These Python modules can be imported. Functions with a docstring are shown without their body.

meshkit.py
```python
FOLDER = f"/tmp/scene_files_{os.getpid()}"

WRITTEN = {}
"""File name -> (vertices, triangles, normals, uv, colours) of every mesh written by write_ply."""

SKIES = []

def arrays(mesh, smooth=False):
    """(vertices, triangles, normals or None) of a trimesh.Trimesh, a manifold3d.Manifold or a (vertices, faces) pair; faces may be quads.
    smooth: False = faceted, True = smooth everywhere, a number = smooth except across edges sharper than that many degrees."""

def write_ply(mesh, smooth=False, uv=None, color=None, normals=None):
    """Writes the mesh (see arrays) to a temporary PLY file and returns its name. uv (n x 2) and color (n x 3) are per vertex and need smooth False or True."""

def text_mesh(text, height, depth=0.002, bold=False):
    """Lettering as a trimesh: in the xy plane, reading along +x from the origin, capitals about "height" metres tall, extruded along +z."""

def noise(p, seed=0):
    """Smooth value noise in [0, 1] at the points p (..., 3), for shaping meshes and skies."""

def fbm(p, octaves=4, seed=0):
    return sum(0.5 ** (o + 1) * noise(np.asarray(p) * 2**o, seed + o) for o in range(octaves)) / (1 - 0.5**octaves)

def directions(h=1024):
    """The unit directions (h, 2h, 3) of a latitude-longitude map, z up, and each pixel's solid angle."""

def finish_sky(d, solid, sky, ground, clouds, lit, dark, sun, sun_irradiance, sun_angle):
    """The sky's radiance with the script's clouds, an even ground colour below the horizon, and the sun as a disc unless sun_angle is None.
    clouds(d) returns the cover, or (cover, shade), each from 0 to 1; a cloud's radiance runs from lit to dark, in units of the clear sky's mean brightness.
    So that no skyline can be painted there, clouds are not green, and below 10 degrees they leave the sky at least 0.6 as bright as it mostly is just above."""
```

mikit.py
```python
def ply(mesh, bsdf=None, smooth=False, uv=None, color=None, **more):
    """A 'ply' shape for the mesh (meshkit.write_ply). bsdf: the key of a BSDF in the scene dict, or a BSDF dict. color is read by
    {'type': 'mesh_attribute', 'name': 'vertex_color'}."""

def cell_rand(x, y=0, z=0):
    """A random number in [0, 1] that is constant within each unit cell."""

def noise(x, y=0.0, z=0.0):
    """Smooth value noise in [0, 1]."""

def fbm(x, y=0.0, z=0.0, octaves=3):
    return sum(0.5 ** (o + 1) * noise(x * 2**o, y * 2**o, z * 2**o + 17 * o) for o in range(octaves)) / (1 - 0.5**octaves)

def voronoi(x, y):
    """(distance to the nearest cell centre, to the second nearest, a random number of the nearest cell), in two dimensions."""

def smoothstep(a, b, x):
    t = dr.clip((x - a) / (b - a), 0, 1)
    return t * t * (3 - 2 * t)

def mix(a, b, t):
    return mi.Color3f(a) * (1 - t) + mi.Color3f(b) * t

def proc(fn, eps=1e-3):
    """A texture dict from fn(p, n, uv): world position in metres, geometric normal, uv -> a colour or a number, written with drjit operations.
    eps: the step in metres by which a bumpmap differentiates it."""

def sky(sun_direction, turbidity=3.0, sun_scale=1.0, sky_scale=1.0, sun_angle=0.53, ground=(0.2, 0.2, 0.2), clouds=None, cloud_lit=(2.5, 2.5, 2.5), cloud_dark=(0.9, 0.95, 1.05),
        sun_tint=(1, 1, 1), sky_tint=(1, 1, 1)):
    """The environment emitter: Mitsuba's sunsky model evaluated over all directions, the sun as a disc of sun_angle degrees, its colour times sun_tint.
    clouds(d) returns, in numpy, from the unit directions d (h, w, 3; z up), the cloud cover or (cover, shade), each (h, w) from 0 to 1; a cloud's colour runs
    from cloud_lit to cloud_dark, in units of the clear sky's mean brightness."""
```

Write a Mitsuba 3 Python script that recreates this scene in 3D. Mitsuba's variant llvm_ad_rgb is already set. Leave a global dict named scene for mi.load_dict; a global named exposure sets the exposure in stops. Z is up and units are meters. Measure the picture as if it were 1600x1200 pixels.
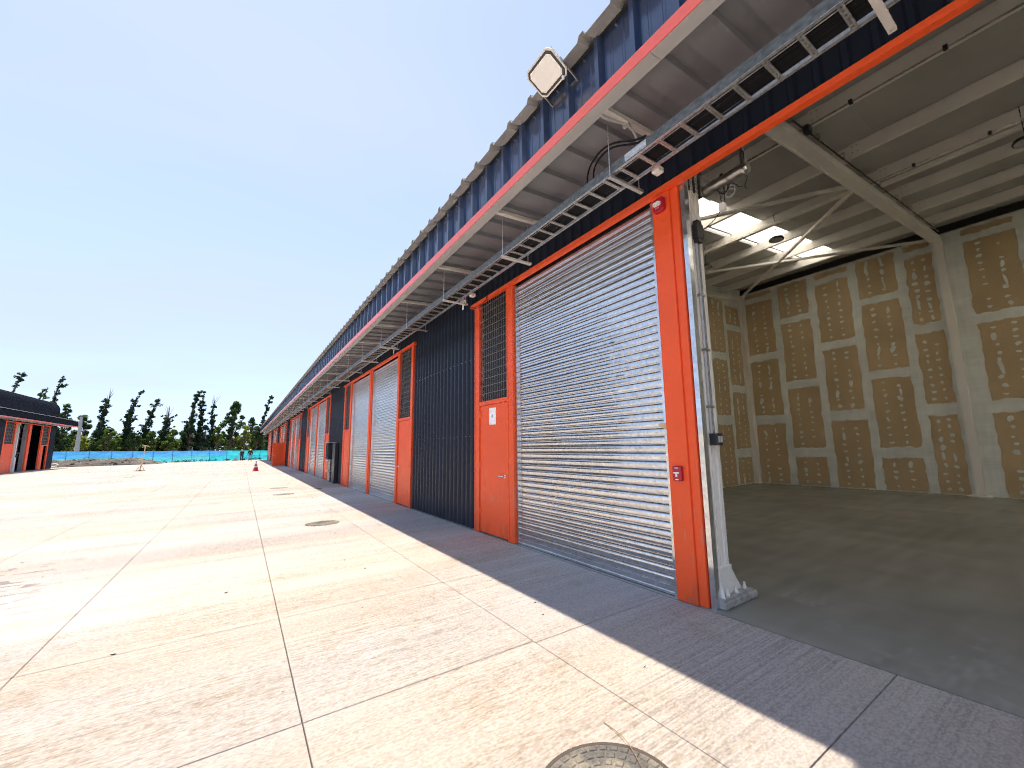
import math, random
import numpy as np, trimesh, mitsuba as mi, drjit as dr
import manifold3d as m3
import mikit, meshkit
from mikit import proc, noise, fbm, cell_rand, smoothstep, mix

T = mi.ScalarTransform4f
scene, labels = {}, {}
PI = math.pi

# ------------------------------------------------------------------ camera, sky, exposure
exposure = 2.7
CAM = np.array([0, 0, 1.45])
FWD = np.array([0.58283199, 0.7988387, 0.14887443])
UP = -np.array([0.06877234, 0.13405981, -0.988584])
scene['camera'] = {'type': 'perspective', 'fov': 101.7926, 'fov_axis': 'x', 'near_clip': 0.05, 'far_clip': 4000.0,
                   'principal_point_offset_x': -0.0339, 'principal_point_offset_y': 0.0037,
                   'to_world': T().look_at(origin=CAM.tolist(), target=(CAM + FWD).tolist(), up=UP.tolist())}
SUN = [-0.034, 0.42, 1.0]
def f_cloud(d):
    q = d / (np.abs(d[..., 2:3]) + .35)
    w = meshkit.fbm(q.reshape(-1, 3) * [1.1, 2.6, 1.0] + [3, 1, 0], 4, 3).reshape(d.shape[:2])
    return .64 + .26 * np.clip((w - .42) * 3, 0, 1), np.zeros(d.shape[:2])     # thin high veil with wisps
scene['sky_light'] = mikit.sky(SUN, turbidity=2.6, sky_scale=1.1, clouds=f_cloud, cloud_lit=(.98, 1.12, 1.50), ground=(0.34, 0.31, 0.27))

# ------------------------------------------------------------------ materials
def mat(name, d, two=True):
    scene[name] = {'type': 'twosided', 'bsdf': d} if two else d
    return name

def rgb(*c):
    return {'type': 'rgb', 'value': list(c)}

def pr(name, color, rough=0.5, metal=0.0, spec=0.5, **k):
    col = color if isinstance(color, dict) else rgb(*color)
    return mat(name, {'type': 'principled', 'base_color': col, 'roughness': rough if isinstance(rough, dict) else float(rough), 'metallic': float(metal), 'specular': float(spec), **k})

def f_conc(p, n, uv):
    a = fbm(p.x * .32, p.y * .32, 0.0, 3)
    s1 = noise(p.x * 2.2, p.y * 115)
    s2 = noise(p.x * .22 + 7, p.y * 7.0)
    s3 = noise(p.x * .12 + 3, p.y * 1.6)
    g = noise(p.x * 70, p.y * 120)
    v = .288 + .07 * (a - .5) + .12 * (s1 - .5) * smoothstep(.30, .72, fbm(p.x * .9, p.y * 1.3, 4.0, 2)) + .05 * (s2 - .5) + .05 * (s3 - .5) + .11 * (g - .5)
    slab = cell_rand(dr.floor((p.x + 1.12) / 1.49), dr.floor((p.y - 1.05) / 1.745), 5)
    v = v * (.975 + .05 * slab)
    warm = fbm(p.x * .5 + 9, p.y * .9, 1.0, 2)
    col = mix((.99, .955, .945), (1.035, .94, .855), smoothstep(.3, .7, warm)) * v
    sp = smoothstep(.52, .80, noise(p.x * 20, p.y * 95)) * smoothstep(.44, .62, fbm(p.x * .7 + 2, p.y * 1.2, 8.0, 3))
    col = col * mix((1, 1, 1), (.74, .67, .56), sp * .6)
    drip = smoothstep(.70, .76, fbm(p.x * 1.7 + 20, p.y * 1.7, 6.0, 4))
    col = col * mix((1, 1, 1), (.94, .92, .88), drip)
    # shoe-black flakes of old bitumen by the left edge
    reg = dr.exp(-dr.square((p.x + 2.1) / .35)) * smoothstep(5.6, 6.4, p.y) * smoothstep(9.4, 8.4, p.y)
    fl = smoothstep(.74, .79, noise(p.x * 6.5, p.y * 13 + 4)) * reg
    return mix(col, (.12, .11, .11), dr.minimum(fl * 1.6, 1.0) * .8)

def f_conc_far(p, n, uv):
    c = f_conc(p, n, uv)
    yy = (p.y - 1.05) / 1.745
    d = dr.abs(yy - dr.floor(yy + .5)) * 1.745
    return mix(c, (.2, .18, .16), smoothstep(.012, .006, d) * .7)

def f_bump_conc(p, n, uv):
    return (noise(p.x * 2.0, p.y * 110) * .0012 + noise(p.x * 40, p.y * 60) * .0006)

conc_b = {'type': 'principled', 'base_color': proc(f_conc), 'roughness': .85, 'specular': .3}
mat('concrete', {'type': 'bumpmap', 'arbitrary': proc(f_bump_conc, .003), 'scale': 1.0, 'bsdf': conc_b})
mat('concrete_far', {'type': 'principled', 'base_color': proc(f_conc_far), 'roughness': .85, 'specular': .3})
pr('joint_fill', (.10, .085, .07), .9)

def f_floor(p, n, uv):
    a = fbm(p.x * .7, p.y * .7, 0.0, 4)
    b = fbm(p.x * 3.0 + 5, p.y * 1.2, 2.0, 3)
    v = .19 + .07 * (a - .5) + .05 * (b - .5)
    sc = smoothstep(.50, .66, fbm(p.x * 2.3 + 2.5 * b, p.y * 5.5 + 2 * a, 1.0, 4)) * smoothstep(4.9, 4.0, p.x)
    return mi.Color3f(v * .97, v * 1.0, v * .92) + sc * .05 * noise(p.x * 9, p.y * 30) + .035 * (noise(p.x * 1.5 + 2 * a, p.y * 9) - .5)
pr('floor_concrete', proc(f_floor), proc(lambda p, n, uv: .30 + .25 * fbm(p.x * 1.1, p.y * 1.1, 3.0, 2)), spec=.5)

def f_black(p, n, uv):
    d = fbm(p.y * 1.5, p.z * .6, p.x, 3)
    dust = smoothstep(.6, .0, p.z) * .012 * noise(p.y * 9, p.z * 3)
    return mi.Color3f(.010, .015, .030) * (.8 + .5 * d) + dust
pr('black_sheet', proc(f_black), .40, spec=.30)
pr('dark_roof', (.008, .011, .020), .6, spec=.15)
pr('blue_black_sheet', proc(lambda p, n, uv: mi.Color3f(.016, .034, .085) * (.7 + .7 * fbm(p.y * .8, p.z * 3, p.x, 2))), .18, spec=.8)

def f_orange(p, n, uv):
    d = fbm(p.y * 2.2, p.z * 2.2, p.x * 2, 3)
    drt = smoothstep(.35, .0, p.z) * smoothstep(.3, .8, noise(p.y * 14, p.z * 6))
    c = mi.Color3f(.86, .105, .027) * (.9 + .2 * d)
    scf = smoothstep(.80, .86, noise(p.y * 30, p.z * 5, 3.0)) * smoothstep(1.6, .4, p.z)
    return mix(mix(c, (.30, .10, .05), drt * .45), (.62, .20, .12), scf * .5)
pr('orange_paint', proc(f_orange), .42, spec=.28)
pr('red_trim', (.80, .12, .08), .25, spec=.6)

def f_wave(p, n, uv):
    return noise(p.y * 2.3, p.z * 5.0, p.x * 3) * .006 + noise(p.y * 9, dr.floor(p.z / .083) * 3.7, 1.0) * .0012
def f_galv(p, n, uv):
    s = noise(p.y * 45, p.z * 45, p.x * 45)
    t = fbm(p.y * 1.2, p.z * 9, p.x * 4, 3)
    k = cell_rand(dr.floor((p.z - .085) / .083), dr.floor((p.y + .52) / 6.07), 3)
    return mi.Color3f(.76, .78, .80) * (.62 + .28 * s + .24 * (t - .5) + .10 * k)
def r_galv(p, n, uv):
    return .06 + .08 * noise(p.y * 38 + 5, p.z * 38, p.x * 30) + .07 * fbm(p.y * 2, p.z * 6, p.x, 2)
mat('galvanized', {'type': 'bumpmap', 'arbitrary': proc(f_wave, .004), 'scale': 1.0, 'bsdf': {'type': 'principled', 'base_color': proc(f_galv), 'roughness': proc(r_galv), 'metallic': .92, 'specular': .5}})
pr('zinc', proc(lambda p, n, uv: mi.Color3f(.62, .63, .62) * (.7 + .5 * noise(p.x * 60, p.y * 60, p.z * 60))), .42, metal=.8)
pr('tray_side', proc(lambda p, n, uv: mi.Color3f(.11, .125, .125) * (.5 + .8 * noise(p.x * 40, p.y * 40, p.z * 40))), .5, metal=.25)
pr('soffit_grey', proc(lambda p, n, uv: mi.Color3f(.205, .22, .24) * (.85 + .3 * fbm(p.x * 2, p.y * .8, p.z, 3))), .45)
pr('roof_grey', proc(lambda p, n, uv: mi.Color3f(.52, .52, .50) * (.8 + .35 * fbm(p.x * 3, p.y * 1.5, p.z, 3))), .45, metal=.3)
pr('pale_paint', proc(lambda p, n, uv: mi.Color3f(.62, .62, .59) * (.9 + .2 * fbm(p.x * 2, p.y * 2, p.z * 2, 3))), .45)
pr('channel_paint', proc(lambda p, n, uv: mi.Color3f(.46, .47, .47) * (.9 + .2 * fbm(p.x * 2, p.y * 2, p.z * 2, 3))), .45)
pr('white_paint', proc(lambda p, n, uv: mi.Color3f(.80, .79, .74) * (.92 + .12 * fbm(p.x * 5, p.y * 5, p.z * 1.5, 3))), .42)
pr('ceiling_foil', proc(lambda p, n, uv: mi.Color3f(.40, .40, .39) * (.8 + .4 * fbm(p.x * 1.2, p.y * 1.2, 0.0, 4))), .6)

def f_plaster(p, n, uv):
    a = fbm(p.x * 3, p.y * 3, p.z * 3, 3)
    b = noise(p.y * 2 + p.x * 2, p.z * 26)
    c = noise(p.y * 26 + p.x * 26, p.z * 2)
    return mi.Color3f(.70, .74, .70) * (.78 + .30 * a + .10 * b + .10 * c)
pr('joint_plaster', proc(f_plaster), .8, spec=.2)
def f_board(p, n, uv):
    a = fbm(p.y * 1.2 + p.x, p.z * 1.2, 0.0, 3)
    g = noise(p.y * 60 + p.x * 60, p.z * 60)
    return mi.Color3f(.54, .42, .255) * (.82 + .30 * a + .10 * (g - .5))
pr('board_paper', proc(f_board), .85, spec=.2)
mat('skylight_sheet', {'type': 'principledthin', 'base_color': rgb(.92, .90, .80), 'roughness': .6, 'diff_trans': 1.8, 'spec_trans': 0.0, 'eta': 1.3}, two=False)
pr('black_plastic', (.022, .023, .026), .38)
pr('cable_black', (.007, .007, .010), .5, spec=.2)
pr('red_plastic', (.42, .010, .030), .28)
pr('white_plastic', (.80, .80, .78), .4)
pr('paper', (.86, .86, .84), .7)
pr('grey_plastic', (.42, .43, .45), .45)
pr('lamp_lens', (.97, .97, .93), .35, spec=.6)
pr('lamp_frame', (.05, .05, .05), .4)
pr('bright_steel', (.80, .80, .80), .18, metal=1.0)
pr('dark_steel', proc(lambda p, n, uv: mi.Color3f(.46, .45, .43) * (.45 + .8 * noise(p.x * 25, p.y * 25, p.z * 25))), .30, metal=.9)
pr('wood', proc(lambda p, n, uv: mi.Color3f(.46, .30, .16) * (.75 + .5 * noise(p.x * 30, p.y * 30, p.z * 4))), .7)
pr('pale_wood', (.60, .47, .27), .7)
pr('grout', proc(lambda p, n, uv: mi.Color3f(.33, .33, .31) * (.6 + .8 * fbm(p.x * 20, p.y * 20, p.z * 20, 3))), .9)
pr('cast_iron', proc(lambda p, n, uv: mix((.075, .075, .073), (.16, .15, .125), smoothstep(.35, .7, fbm(p.x * 9, p.y * 9, 0.0, 3))) * (.75 + .5 * noise(p.x * 120, p.y * 120))), .6, metal=.15)
pr('iron_ring', (.045, .036, .03), .7)
pr('dark_board', (.02, .018, .016), .7)
pr('mesh_wire', (.24, .24, .24), .5, metal=.3)
pr('grey_mesh_back', proc(lambda p, n, uv: mi.Color3f(.018, .018, .019) * (.7 + .6 * noise(p.y * 40, p.z * .5))), .6)
mat('net_blue', {'type': 'principledthin', 'base_color': proc(lambda p, n, uv: mi.Color3f(.10, .42, .92) * (.75 + .5 * fbm(p.x * 1.3, p.z * 6, 0.0, 3))), 'roughness': .7, 'diff_trans': 1.0, 'spec_trans': 0.0, 'eta': 1.3}, two=False)
mat('net_cyan', {'type': 'principledthin', 'base_color': proc(lambda p, n, uv: mi.Color3f(.13, .62, .76) * (.75 + .5 * fbm(p.x * 1.3, p.z * 6, 2.0, 3))), 'roughness': .7, 'diff_trans': 1.0, 'spec_trans': 0.0, 'eta': 1.3}, two=False)
mat('net_aqua', {'type': 'principledthin', 'base_color': proc(lambda p, n, uv: mi.Color3f(.06, .62, .78) * (.8 + .4 * fbm(p.x * 1.7, p.z * 7, 5.0, 3))), 'roughness': .7, 'diff_trans': 1.0, 'spec_trans': 0.0, 'eta': 1.3}, two=False)
pr('post_dark', (.06, .07, .08), .6)
pr('concrete_pole', (.34, .36, .38), .8)
pr('dirt', proc(lambda p, n, uv: mix((.05, .048, .048), (.18, .165, .15), fbm(p.x * 1.6, p.y * 1.6, p.z * 5, 4)) * (.7 + .6 * noise(p.x * 9, p.y * 9, p.z * 20))), .95, spec=.1)
pr('ground_earth', proc(lambda p, n, uv: mix((.16, .15, .08), (.30, .25, .17), fbm(p.x * .3, p.y * .3, 0.0, 4))), .95, spec=.1)
pr('bark', proc(lambda p, n, uv: mi.Color3f(.13, .10, .075) * (.6 + .8 * noise(p.x * 4, p.y * 4, p.z * 9))), .9)
pr('bare_twig', (.30, .25, .20), .8)
def leaf(name, c, tr=.7):
    mat(name, {'type': 'principledthin', 'base_color': proc(lambda p, n, uv: mi.Color3f(*c) * (.55 + .9 * noise(p.x * .9, p.y * .9, p.z * 1.1))), 'roughness': .5, 'diff_trans': tr, 'spec_trans': 0.0, 'eta': 1.35}, two=False)
leaf('leaf_dark', (.048, .085, .044), .9)
leaf('leaf_mid', (.080, .14, .055), 1.1)
leaf('leaf_light', (.12, .19, .05), 1.1)
leaf('leaf_yellow', (.22, .28, .06), 1.1)
leaf('leaf_blue', (.065, .12, .085), 1.1)
pr('skin', (.42, .26, .18), .5)
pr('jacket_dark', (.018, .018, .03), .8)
pr('jeans_blue', (.22, .32, .46), .8)
pr('trousers_dark', (.04, .05, .08), .8)
pr('helmet_white', (.85, .84, .78), .35)
pr('helmet_tan', (.72, .62, .38), .35)
pr('boots', (.03, .025, .02), .6)
pr('vest_red', (.30, .05, .04), .8)
pr('cone_red', (.50, .02, .03), .5)
pr('cone_white', (.80, .78, .76), .5)
pr('bumper', (.22, .12, .06), .6)

# ------------------------------------------------------------------ helpers
def key_for(base):
    if base not in USED:
        USED[base] = 0
        return base
    USED[base] += 1
    return f'{base}_{USED[base]:03d}'
USED = {}

def tag(k, label=None, category=None, group=None, kind=None):
    d = labels.setdefault(k, {})
    for n, v in (('label', label), ('category', category), ('group', group), ('kind', kind)):
        if v:
            d[n] = v

def thing(name, label, category, group=None):
    k = key_for(name)
    tag(k, label, category, group)
    return k

def put(parent, name, mesh, m, smooth=False, label=None, to_world=None, kind=None):
    k = key_for(parent + '__' + name if parent else name)
    d = mesh if isinstance(mesh, dict) else mikit.ply(mesh, m, smooth=smooth)
    d = dict(d)
    if to_world is not None:
        d['to_world'] = to_world
    scene[k] = d
    if label or kind:
        tag(k, label, kind=kind)
    return k

def tm(v, f):
    return trimesh.Trimesh(np.asarray(v, float), np.asarray(f, int), process=False)

def cat(*ms):
    L = []
    for m in ms:
        L += list(m) if isinstance(m, (list, tuple)) else [m]
    vs, fs, o = [], [], 0
    for m in L:
        vs.append(np.asarray(m.vertices)); fs.append(np.asarray(m.faces) + o); o += len(m.vertices)
    return tm(np.vstack(vs), np.vstack(fs))

BF = np.array([[0, 2, 1], [1, 2, 3], [4, 5, 6], [5, 7, 6], [0, 1, 4], [1, 5, 4], [2, 6, 3], [3, 6, 7], [0, 4, 2], [2, 4, 6], [1, 3, 5], [3, 7, 5]])
def box(x0, x1, y0, y1, z0, z1):
    v = [[x, y, z] for z in (z0, z1) for y in (y0, y1) for x in (x0, x1)]
    return tm(v, BF)

def bevel_box(x0, x1, y0, y1, z0, z1, b=.004):
    pts = []
    for sx, X in ((1, x0), (-1, x1)):
        for sy, Y in ((1, y0), (-1, y1)):
            for sz, Z in ((1, z0), (-1, z1)):
                pts += [[X + sx * b, Y + sy * b, Z], [X + sx * b, Y, Z + sz * b], [X, Y + sy * b, Z + sz * b]]
    h = trimesh.Trimesh(pts, process=False).convex_hull
    return tm(h.vertices, h.faces)

def hull(pts):
    h = trimesh.Trimesh(np.asarray(pts, float), process=False).convex_hull
    return tm(h.vertices, h.faces)

def tube(path, r, sides=8, caps=True):
    P = np.asarray(path, float)
    n = len(P)
    R = np.broadcast_to(np.asarray(r, float), (n,))
    t = np.gradient(P, axis=0)
    t /= np.linalg.norm(t, axis=1, keepdims=True) + 1e-12
    ref = np.array([0, 0, 1.0]) if abs(t[0][2]) < .9 else np.array([1.0, 0, 0])
    a = np.linspace(0, 2 * PI, sides, endpoint=False)
    V = []
    u = np.cross(t[0], ref); u /= np.linalg.norm(u)
    for i in range(n):
        u = u - t[i] * (u @ t[i]); u /= np.linalg.norm(u) + 1e-12
        w = np.cross(t[i], u)
        V.append(P[i] + R[i] * (np.cos(a)[:, None] * u + np.sin(a)[:, None] * w))
    V = np.vstack(V)
    F = []
    for i in range(n - 1):
        for k in range(sides):
            q = (k + 1) % sides
            A, B, C, D = i * sides + k, i * sides + q, (i + 1) * sides + k, (i + 1) * sides + q
            F += [[A, B, D], [A, D, C]]
    if caps:
        V = np.vstack([V, P[0], P[-1]])
        for k in range(sides):
            q = (k + 1) % sides
            F += [[n * sides, q, k], [n * sides + 1, (n - 1) * sides + k, (n - 1) * sides + q]]
    return tm(V, F)

def smooth_path(pts, n=24):
    from scipy.interpolate import CubicSpline
    P = np.asarray(pts, float)
    s = np.concatenate([[0], np.cumsum(np.linalg.norm(np.diff(P, axis=0), axis=1))])
    return CubicSpline(s, P)(np.linspace(0, s[-1], n))

def trap(s0, s1, pitch, phase, crest, flank, depth, minor=0.0):
    pts = [(s0, 0.0)]
    k = math.floor((s0 - phase) / pitch) - 1
    while phase + k * pitch < s1 + pitch:
        c = phase + k * pitch
        row = [(c - crest / 2 - flank, 0), (c - crest / 2, depth), (c + crest / 2, depth), (c + crest / 2 + flank, 0)]
        if minor:
            for q in (1 / 3, 2 / 3):
                m = c + pitch * q
                row += [(m - .018, 0), (m - .008, minor), (m + .008, minor), (m + .018, 0)]
        pts += [r for r in row if s0 + 1e-4 < r[0] < s1 - 1e-4]
        k += 1
    pts.append((s1, pts[-1][1] if pts[-1][0] > s1 - flank else 0.0))
    return np.array(pts)

def sheet(prof, e0, e1, f, t=.003, ends=None):
    """the profile (s, d) swept along e; f(s, d, e) -> xyz"""
    s, d = prof[:, 0], prof[:, 1]
    n = len(s)
    V = np.vstack([f(s, d, np.full(n, e0)), f(s, d, np.full(n, e1)), f(s, d - t, np.full(n, e0)), f(s, d - t, np.full(n, e1))])
    F = []
    i = np.arange(n - 1)
    for a, b in ((0, n), (3 * n, 2 * n), (n, 3 * n), (2 * n, 0)):
        F += np.stack([a + i, a + i + 1, b + i + 1], 1).tolist() + np.stack([a + i, b + i + 1, b + i], 1).tolist()
    for j in (0, n - 1):
        F += [[j, n + j, 3 * n + j], [j, 3 * n + j, 2 * n + j]]
    return tm(V, F)

def wall_map(x0):
    return lambda s, d, e: np.stack([x0 - d, s, e], 1)

def prism_y(poly, y0, y1):
    """closed polygon (x, z), convex or star-shaped about its mean, along y"""
    P = np.asarray(poly, float); n = len(P)
    c = P.mean(0)
    V = np.vstack([np.c_[P[:, 0], np.full(n, y0), P[:, 1]], np.c_[P[:, 0], np.full(n, y1), P[:, 1]], [[c[0], y0, c[1]], [c[0], y1, c[1]]]])
    F = []
    for i in range(n):
        j = (i + 1) % n
        F += [[i, j, n + j], [i, n + j, n + i], [2 * n, j, i], [2 * n + 1, n + i, n + j]]
    return tm(V, F)

def lathe(prof, cx, cy, sides=24):
    """profile (r, z) about a vertical axis"""
    a = np.linspace(0, 2 * PI, sides, endpoint=False)
    V, F = [], []
    for r, z in prof:
        V.append(np.c_[cx + r * np.cos(a), cy + r * np.sin(a), np.full(sides, z)])
    V = np.vstack(V)
    for i in range(len(prof) - 1):
        for k in range(sides):
            q = (k + 1) % sides
            F += [[i * sides + k, i * sides + q, (i + 1) * sides + q], [i * sides + k, (i + 1) * sides + q, (i + 1) * sides + k]]
    return tm(V, F)

def move(m, dx=0, dy=0, dz=0):
    return tm(np.asarray(m.vertices) + [dx, dy, dz], m.faces)

def tf(m, M):
    return tm(trimesh.transform_points(np.asarray(m.vertices), M), m.faces)

def seg(a, b, w, h):
    """a box-section bar from a to b"""
    a, b = np.asarray(a, float), np.asarray(b, float)
    t = (b - a) / np.linalg.norm(b - a)
    u = np.cross(t, [0, 0, 1.0]) if abs(t[2]) < .95 else np.array([1.0, 0, 0])
    u /= np.linalg.norm(u); v = np.cross(u, t)
    V = [p + u * i * w / 2 + v * j * h / 2 for p in (a, b) for j in (-1, 1) for i in (-1, 1)]
    return tm(V, BF)

# ------------------------------------------------------------------ setting: ground and yard
scene['ground'] = mikit.ply(tm([[-1500, -1500, -.12], [1500, -1500, -.12], [1500, 1500, -.12], [-1500, 1500, -.12]], [[0, 1, 2], [0, 2, 3]]), 'ground_earth')
tag('ground', kind='structure')
tag('yard', 'pale broom finished concrete yard sawn into slabs', kind='structure')
put('yard', 'joint_bed', box(-34, 3.352, -14, 82.6, -.10, -.020), 'joint_fill')

def slab(x0, x1, y0, y1, g=.0025, b=.0018):
    x0, x1, y0, y1 = x0 + g, x1 - g, y0 + g, y1 - g
    a = [[x0, y0], [x1, y0], [x1, y1], [x0, y1]]
    c = [[x0 + b, y0 + b], [x1 - b, y0 + b], [x1 - b, y1 - b], [x0 + b, y1 - b]]
    V = [p + [-.09] for p in a] + [p + [-.005] for p in a] + [p + [0.0] for p in c]
    F = [[8, 9, 10], [8, 10, 11]]
    for o in (0, 4):
        for i in range(4):
            j = (i + 1) % 4
            F += [[o + i, o + j, o + 4 + j], [o + i, o + 4 + j, o + 4 + i]]
    return tm(V, F)

XJ = [3.35 - 1.492 * k for k in range(26)]
R0, DR = 1.05 - 1.745 * 3, 1.745
for k in range(8):
    for j in range(10):
        off = -.03 if k == 0 else 0
        put('yard', 'slab', slab(XJ[k + 1], XJ[k], R0 + j * DR + off, R0 + (j + 1) * DR + off), 'concrete')
YF = R0 + 10 * DR
for k in range(25):
    if k < 8:
        put('yard', 'slab_strip', slab(XJ[k + 1], XJ[k], YF + (-.03 if k == 0 else 0), 82.4), 'concrete_far')
    else:
        put('yard', 'slab_strip', slab(XJ[k + 1], XJ[k], -12, 82.4), 'concrete_far')
for k in range(8):
    put('yard', 'slab_strip', slab(XJ[k + 1], XJ[k], -12, R0 + (-.03 if k == 0 else 0)), 'concrete_far')

# ------------------------------------------------------------------ main warehouse
W = thing('warehouse', 'long black corrugated warehouse with orange framed roller doors filling the right side', 'warehouse')
XW, Y0, Y1 = 3.36, -4.2, 80.4
CENT = [2.47 + 12.13 * k for k in range(7)]
roofz = lambda x: 5.32 + .1 * x

# wall cladding: between units, over the heads, above the canopy
def clad(y0, y1, z0, z1, x=3.405):
    return sheet(trap(y0, y1, .187, 6.82, .036, .022, .030), z0, z1, wall_map(x))
gaps = [(CENT[k] + 4.36, CENT[k + 1] - 4.36) for k in range(6)] + [(CENT[6] + 4.36, Y1)] + [(Y0, CENT[0] - 4.36)]
for g in gaps:
    put(W, 'wall_cladding', clad(g[0], g[1], .012, 4.46), 'black_sheet')
for c in CENT:
    put(W, 'wall_cladding', clad(c - 4.36, c + 4.36, 4.058, 4.46), 'black_sheet')
# screws of the gap sheets, rows of bright heads
sc = []
for g in gaps[:3]:
    y = 6.82 - .0935 + .187 * math.ceil((g[0] - 6.72) / .187)
    while y < g[1]:
        for z in (1.62, 3.05):
            sc.append(box(3.394, 3.406, y - .006, y + .006, z - .006, z + .006))
        y += .187
put(W, 'cladding_screws', cat(sc), 'bright_steel', kind='stuff')

# upper wall and curved eave over the canopy
arc = [(3.42 + .9 - .9 * math.cos(t), 5.0 + .9 * math.sin(t)) for t in np.linspace(0, PI / 2 - .12, 10)]
up = np.array([(3.42, 4.46)] + arc)
ny = trap(Y0, Y1, .41, 1.87, .05, .03, .035)
def up_sheet():
    s, d = ny[:, 0], ny[:, 1]
    nrm = np.array([[-1, 0]] + [[-math.cos(t), math.sin(t)] for t in np.linspace(0, PI / 2 - .12, 10)])
    V = []
    for (x, z), (nx, nz) in zip(up, nrm):
        V.append(np.stack([x + nx * d, s, z + nz * d], 1))
    n = len(s); V = np.vstack(V); F = []
    for r in range(len(up) - 1):
        i = np.arange(n - 1) + r * n
        F += np.stack([i, i + 1, i + n + 1], 1).tolist() + np.stack([i, i + n + 1, i + n], 1).tolist()
    return tm(V, F)
put(W, 'eave_cladding', up_sheet(), 'black_sheet', smooth=35)

# canopy
pf = trap(Y0, 82.3, .41, 1.87, .046, .026, .055, minor=.006)
put(W, 'canopy__fascia_sheet', sheet(pf, 4.40, 5.02, wall_map(2.335)), 'blue_black_sheet')
put(W, 'canopy__red_trim', cat(box(2.262, 2.268, Y0, 82.3, 4.325, 4.434), box(2.268, 2.33, Y0, 82.3, 4.428, 4.434)), 'red_trim')
y = Y0
while y < 82.0:
    y2 = min(y + 5.9, 82.3)
    put(W, 'canopy__edge_channel', cat(box(2.270, 2.386, y, y2 - .004, 4.320, 4.326), box(2.270, 2.276, y, y2 - .004, 4.326, 4.42), box(2.380, 2.386, y, y2 - .004, 4.326, 4.40)), 'channel_paint')
    y = y2
sf = trap(Y0, 82.2, .41, 1.62, .15, .012, .05)
put(W, 'canopy__soffit_sheet', sheet(np.c_[sf[:, 0], -sf[:, 1]], 2.30, 3.41, lambda s, d, e: np.stack([e, s, 4.385 + .05 * (e - 2.36) - d], 1)), 'soffit_grey')
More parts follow.
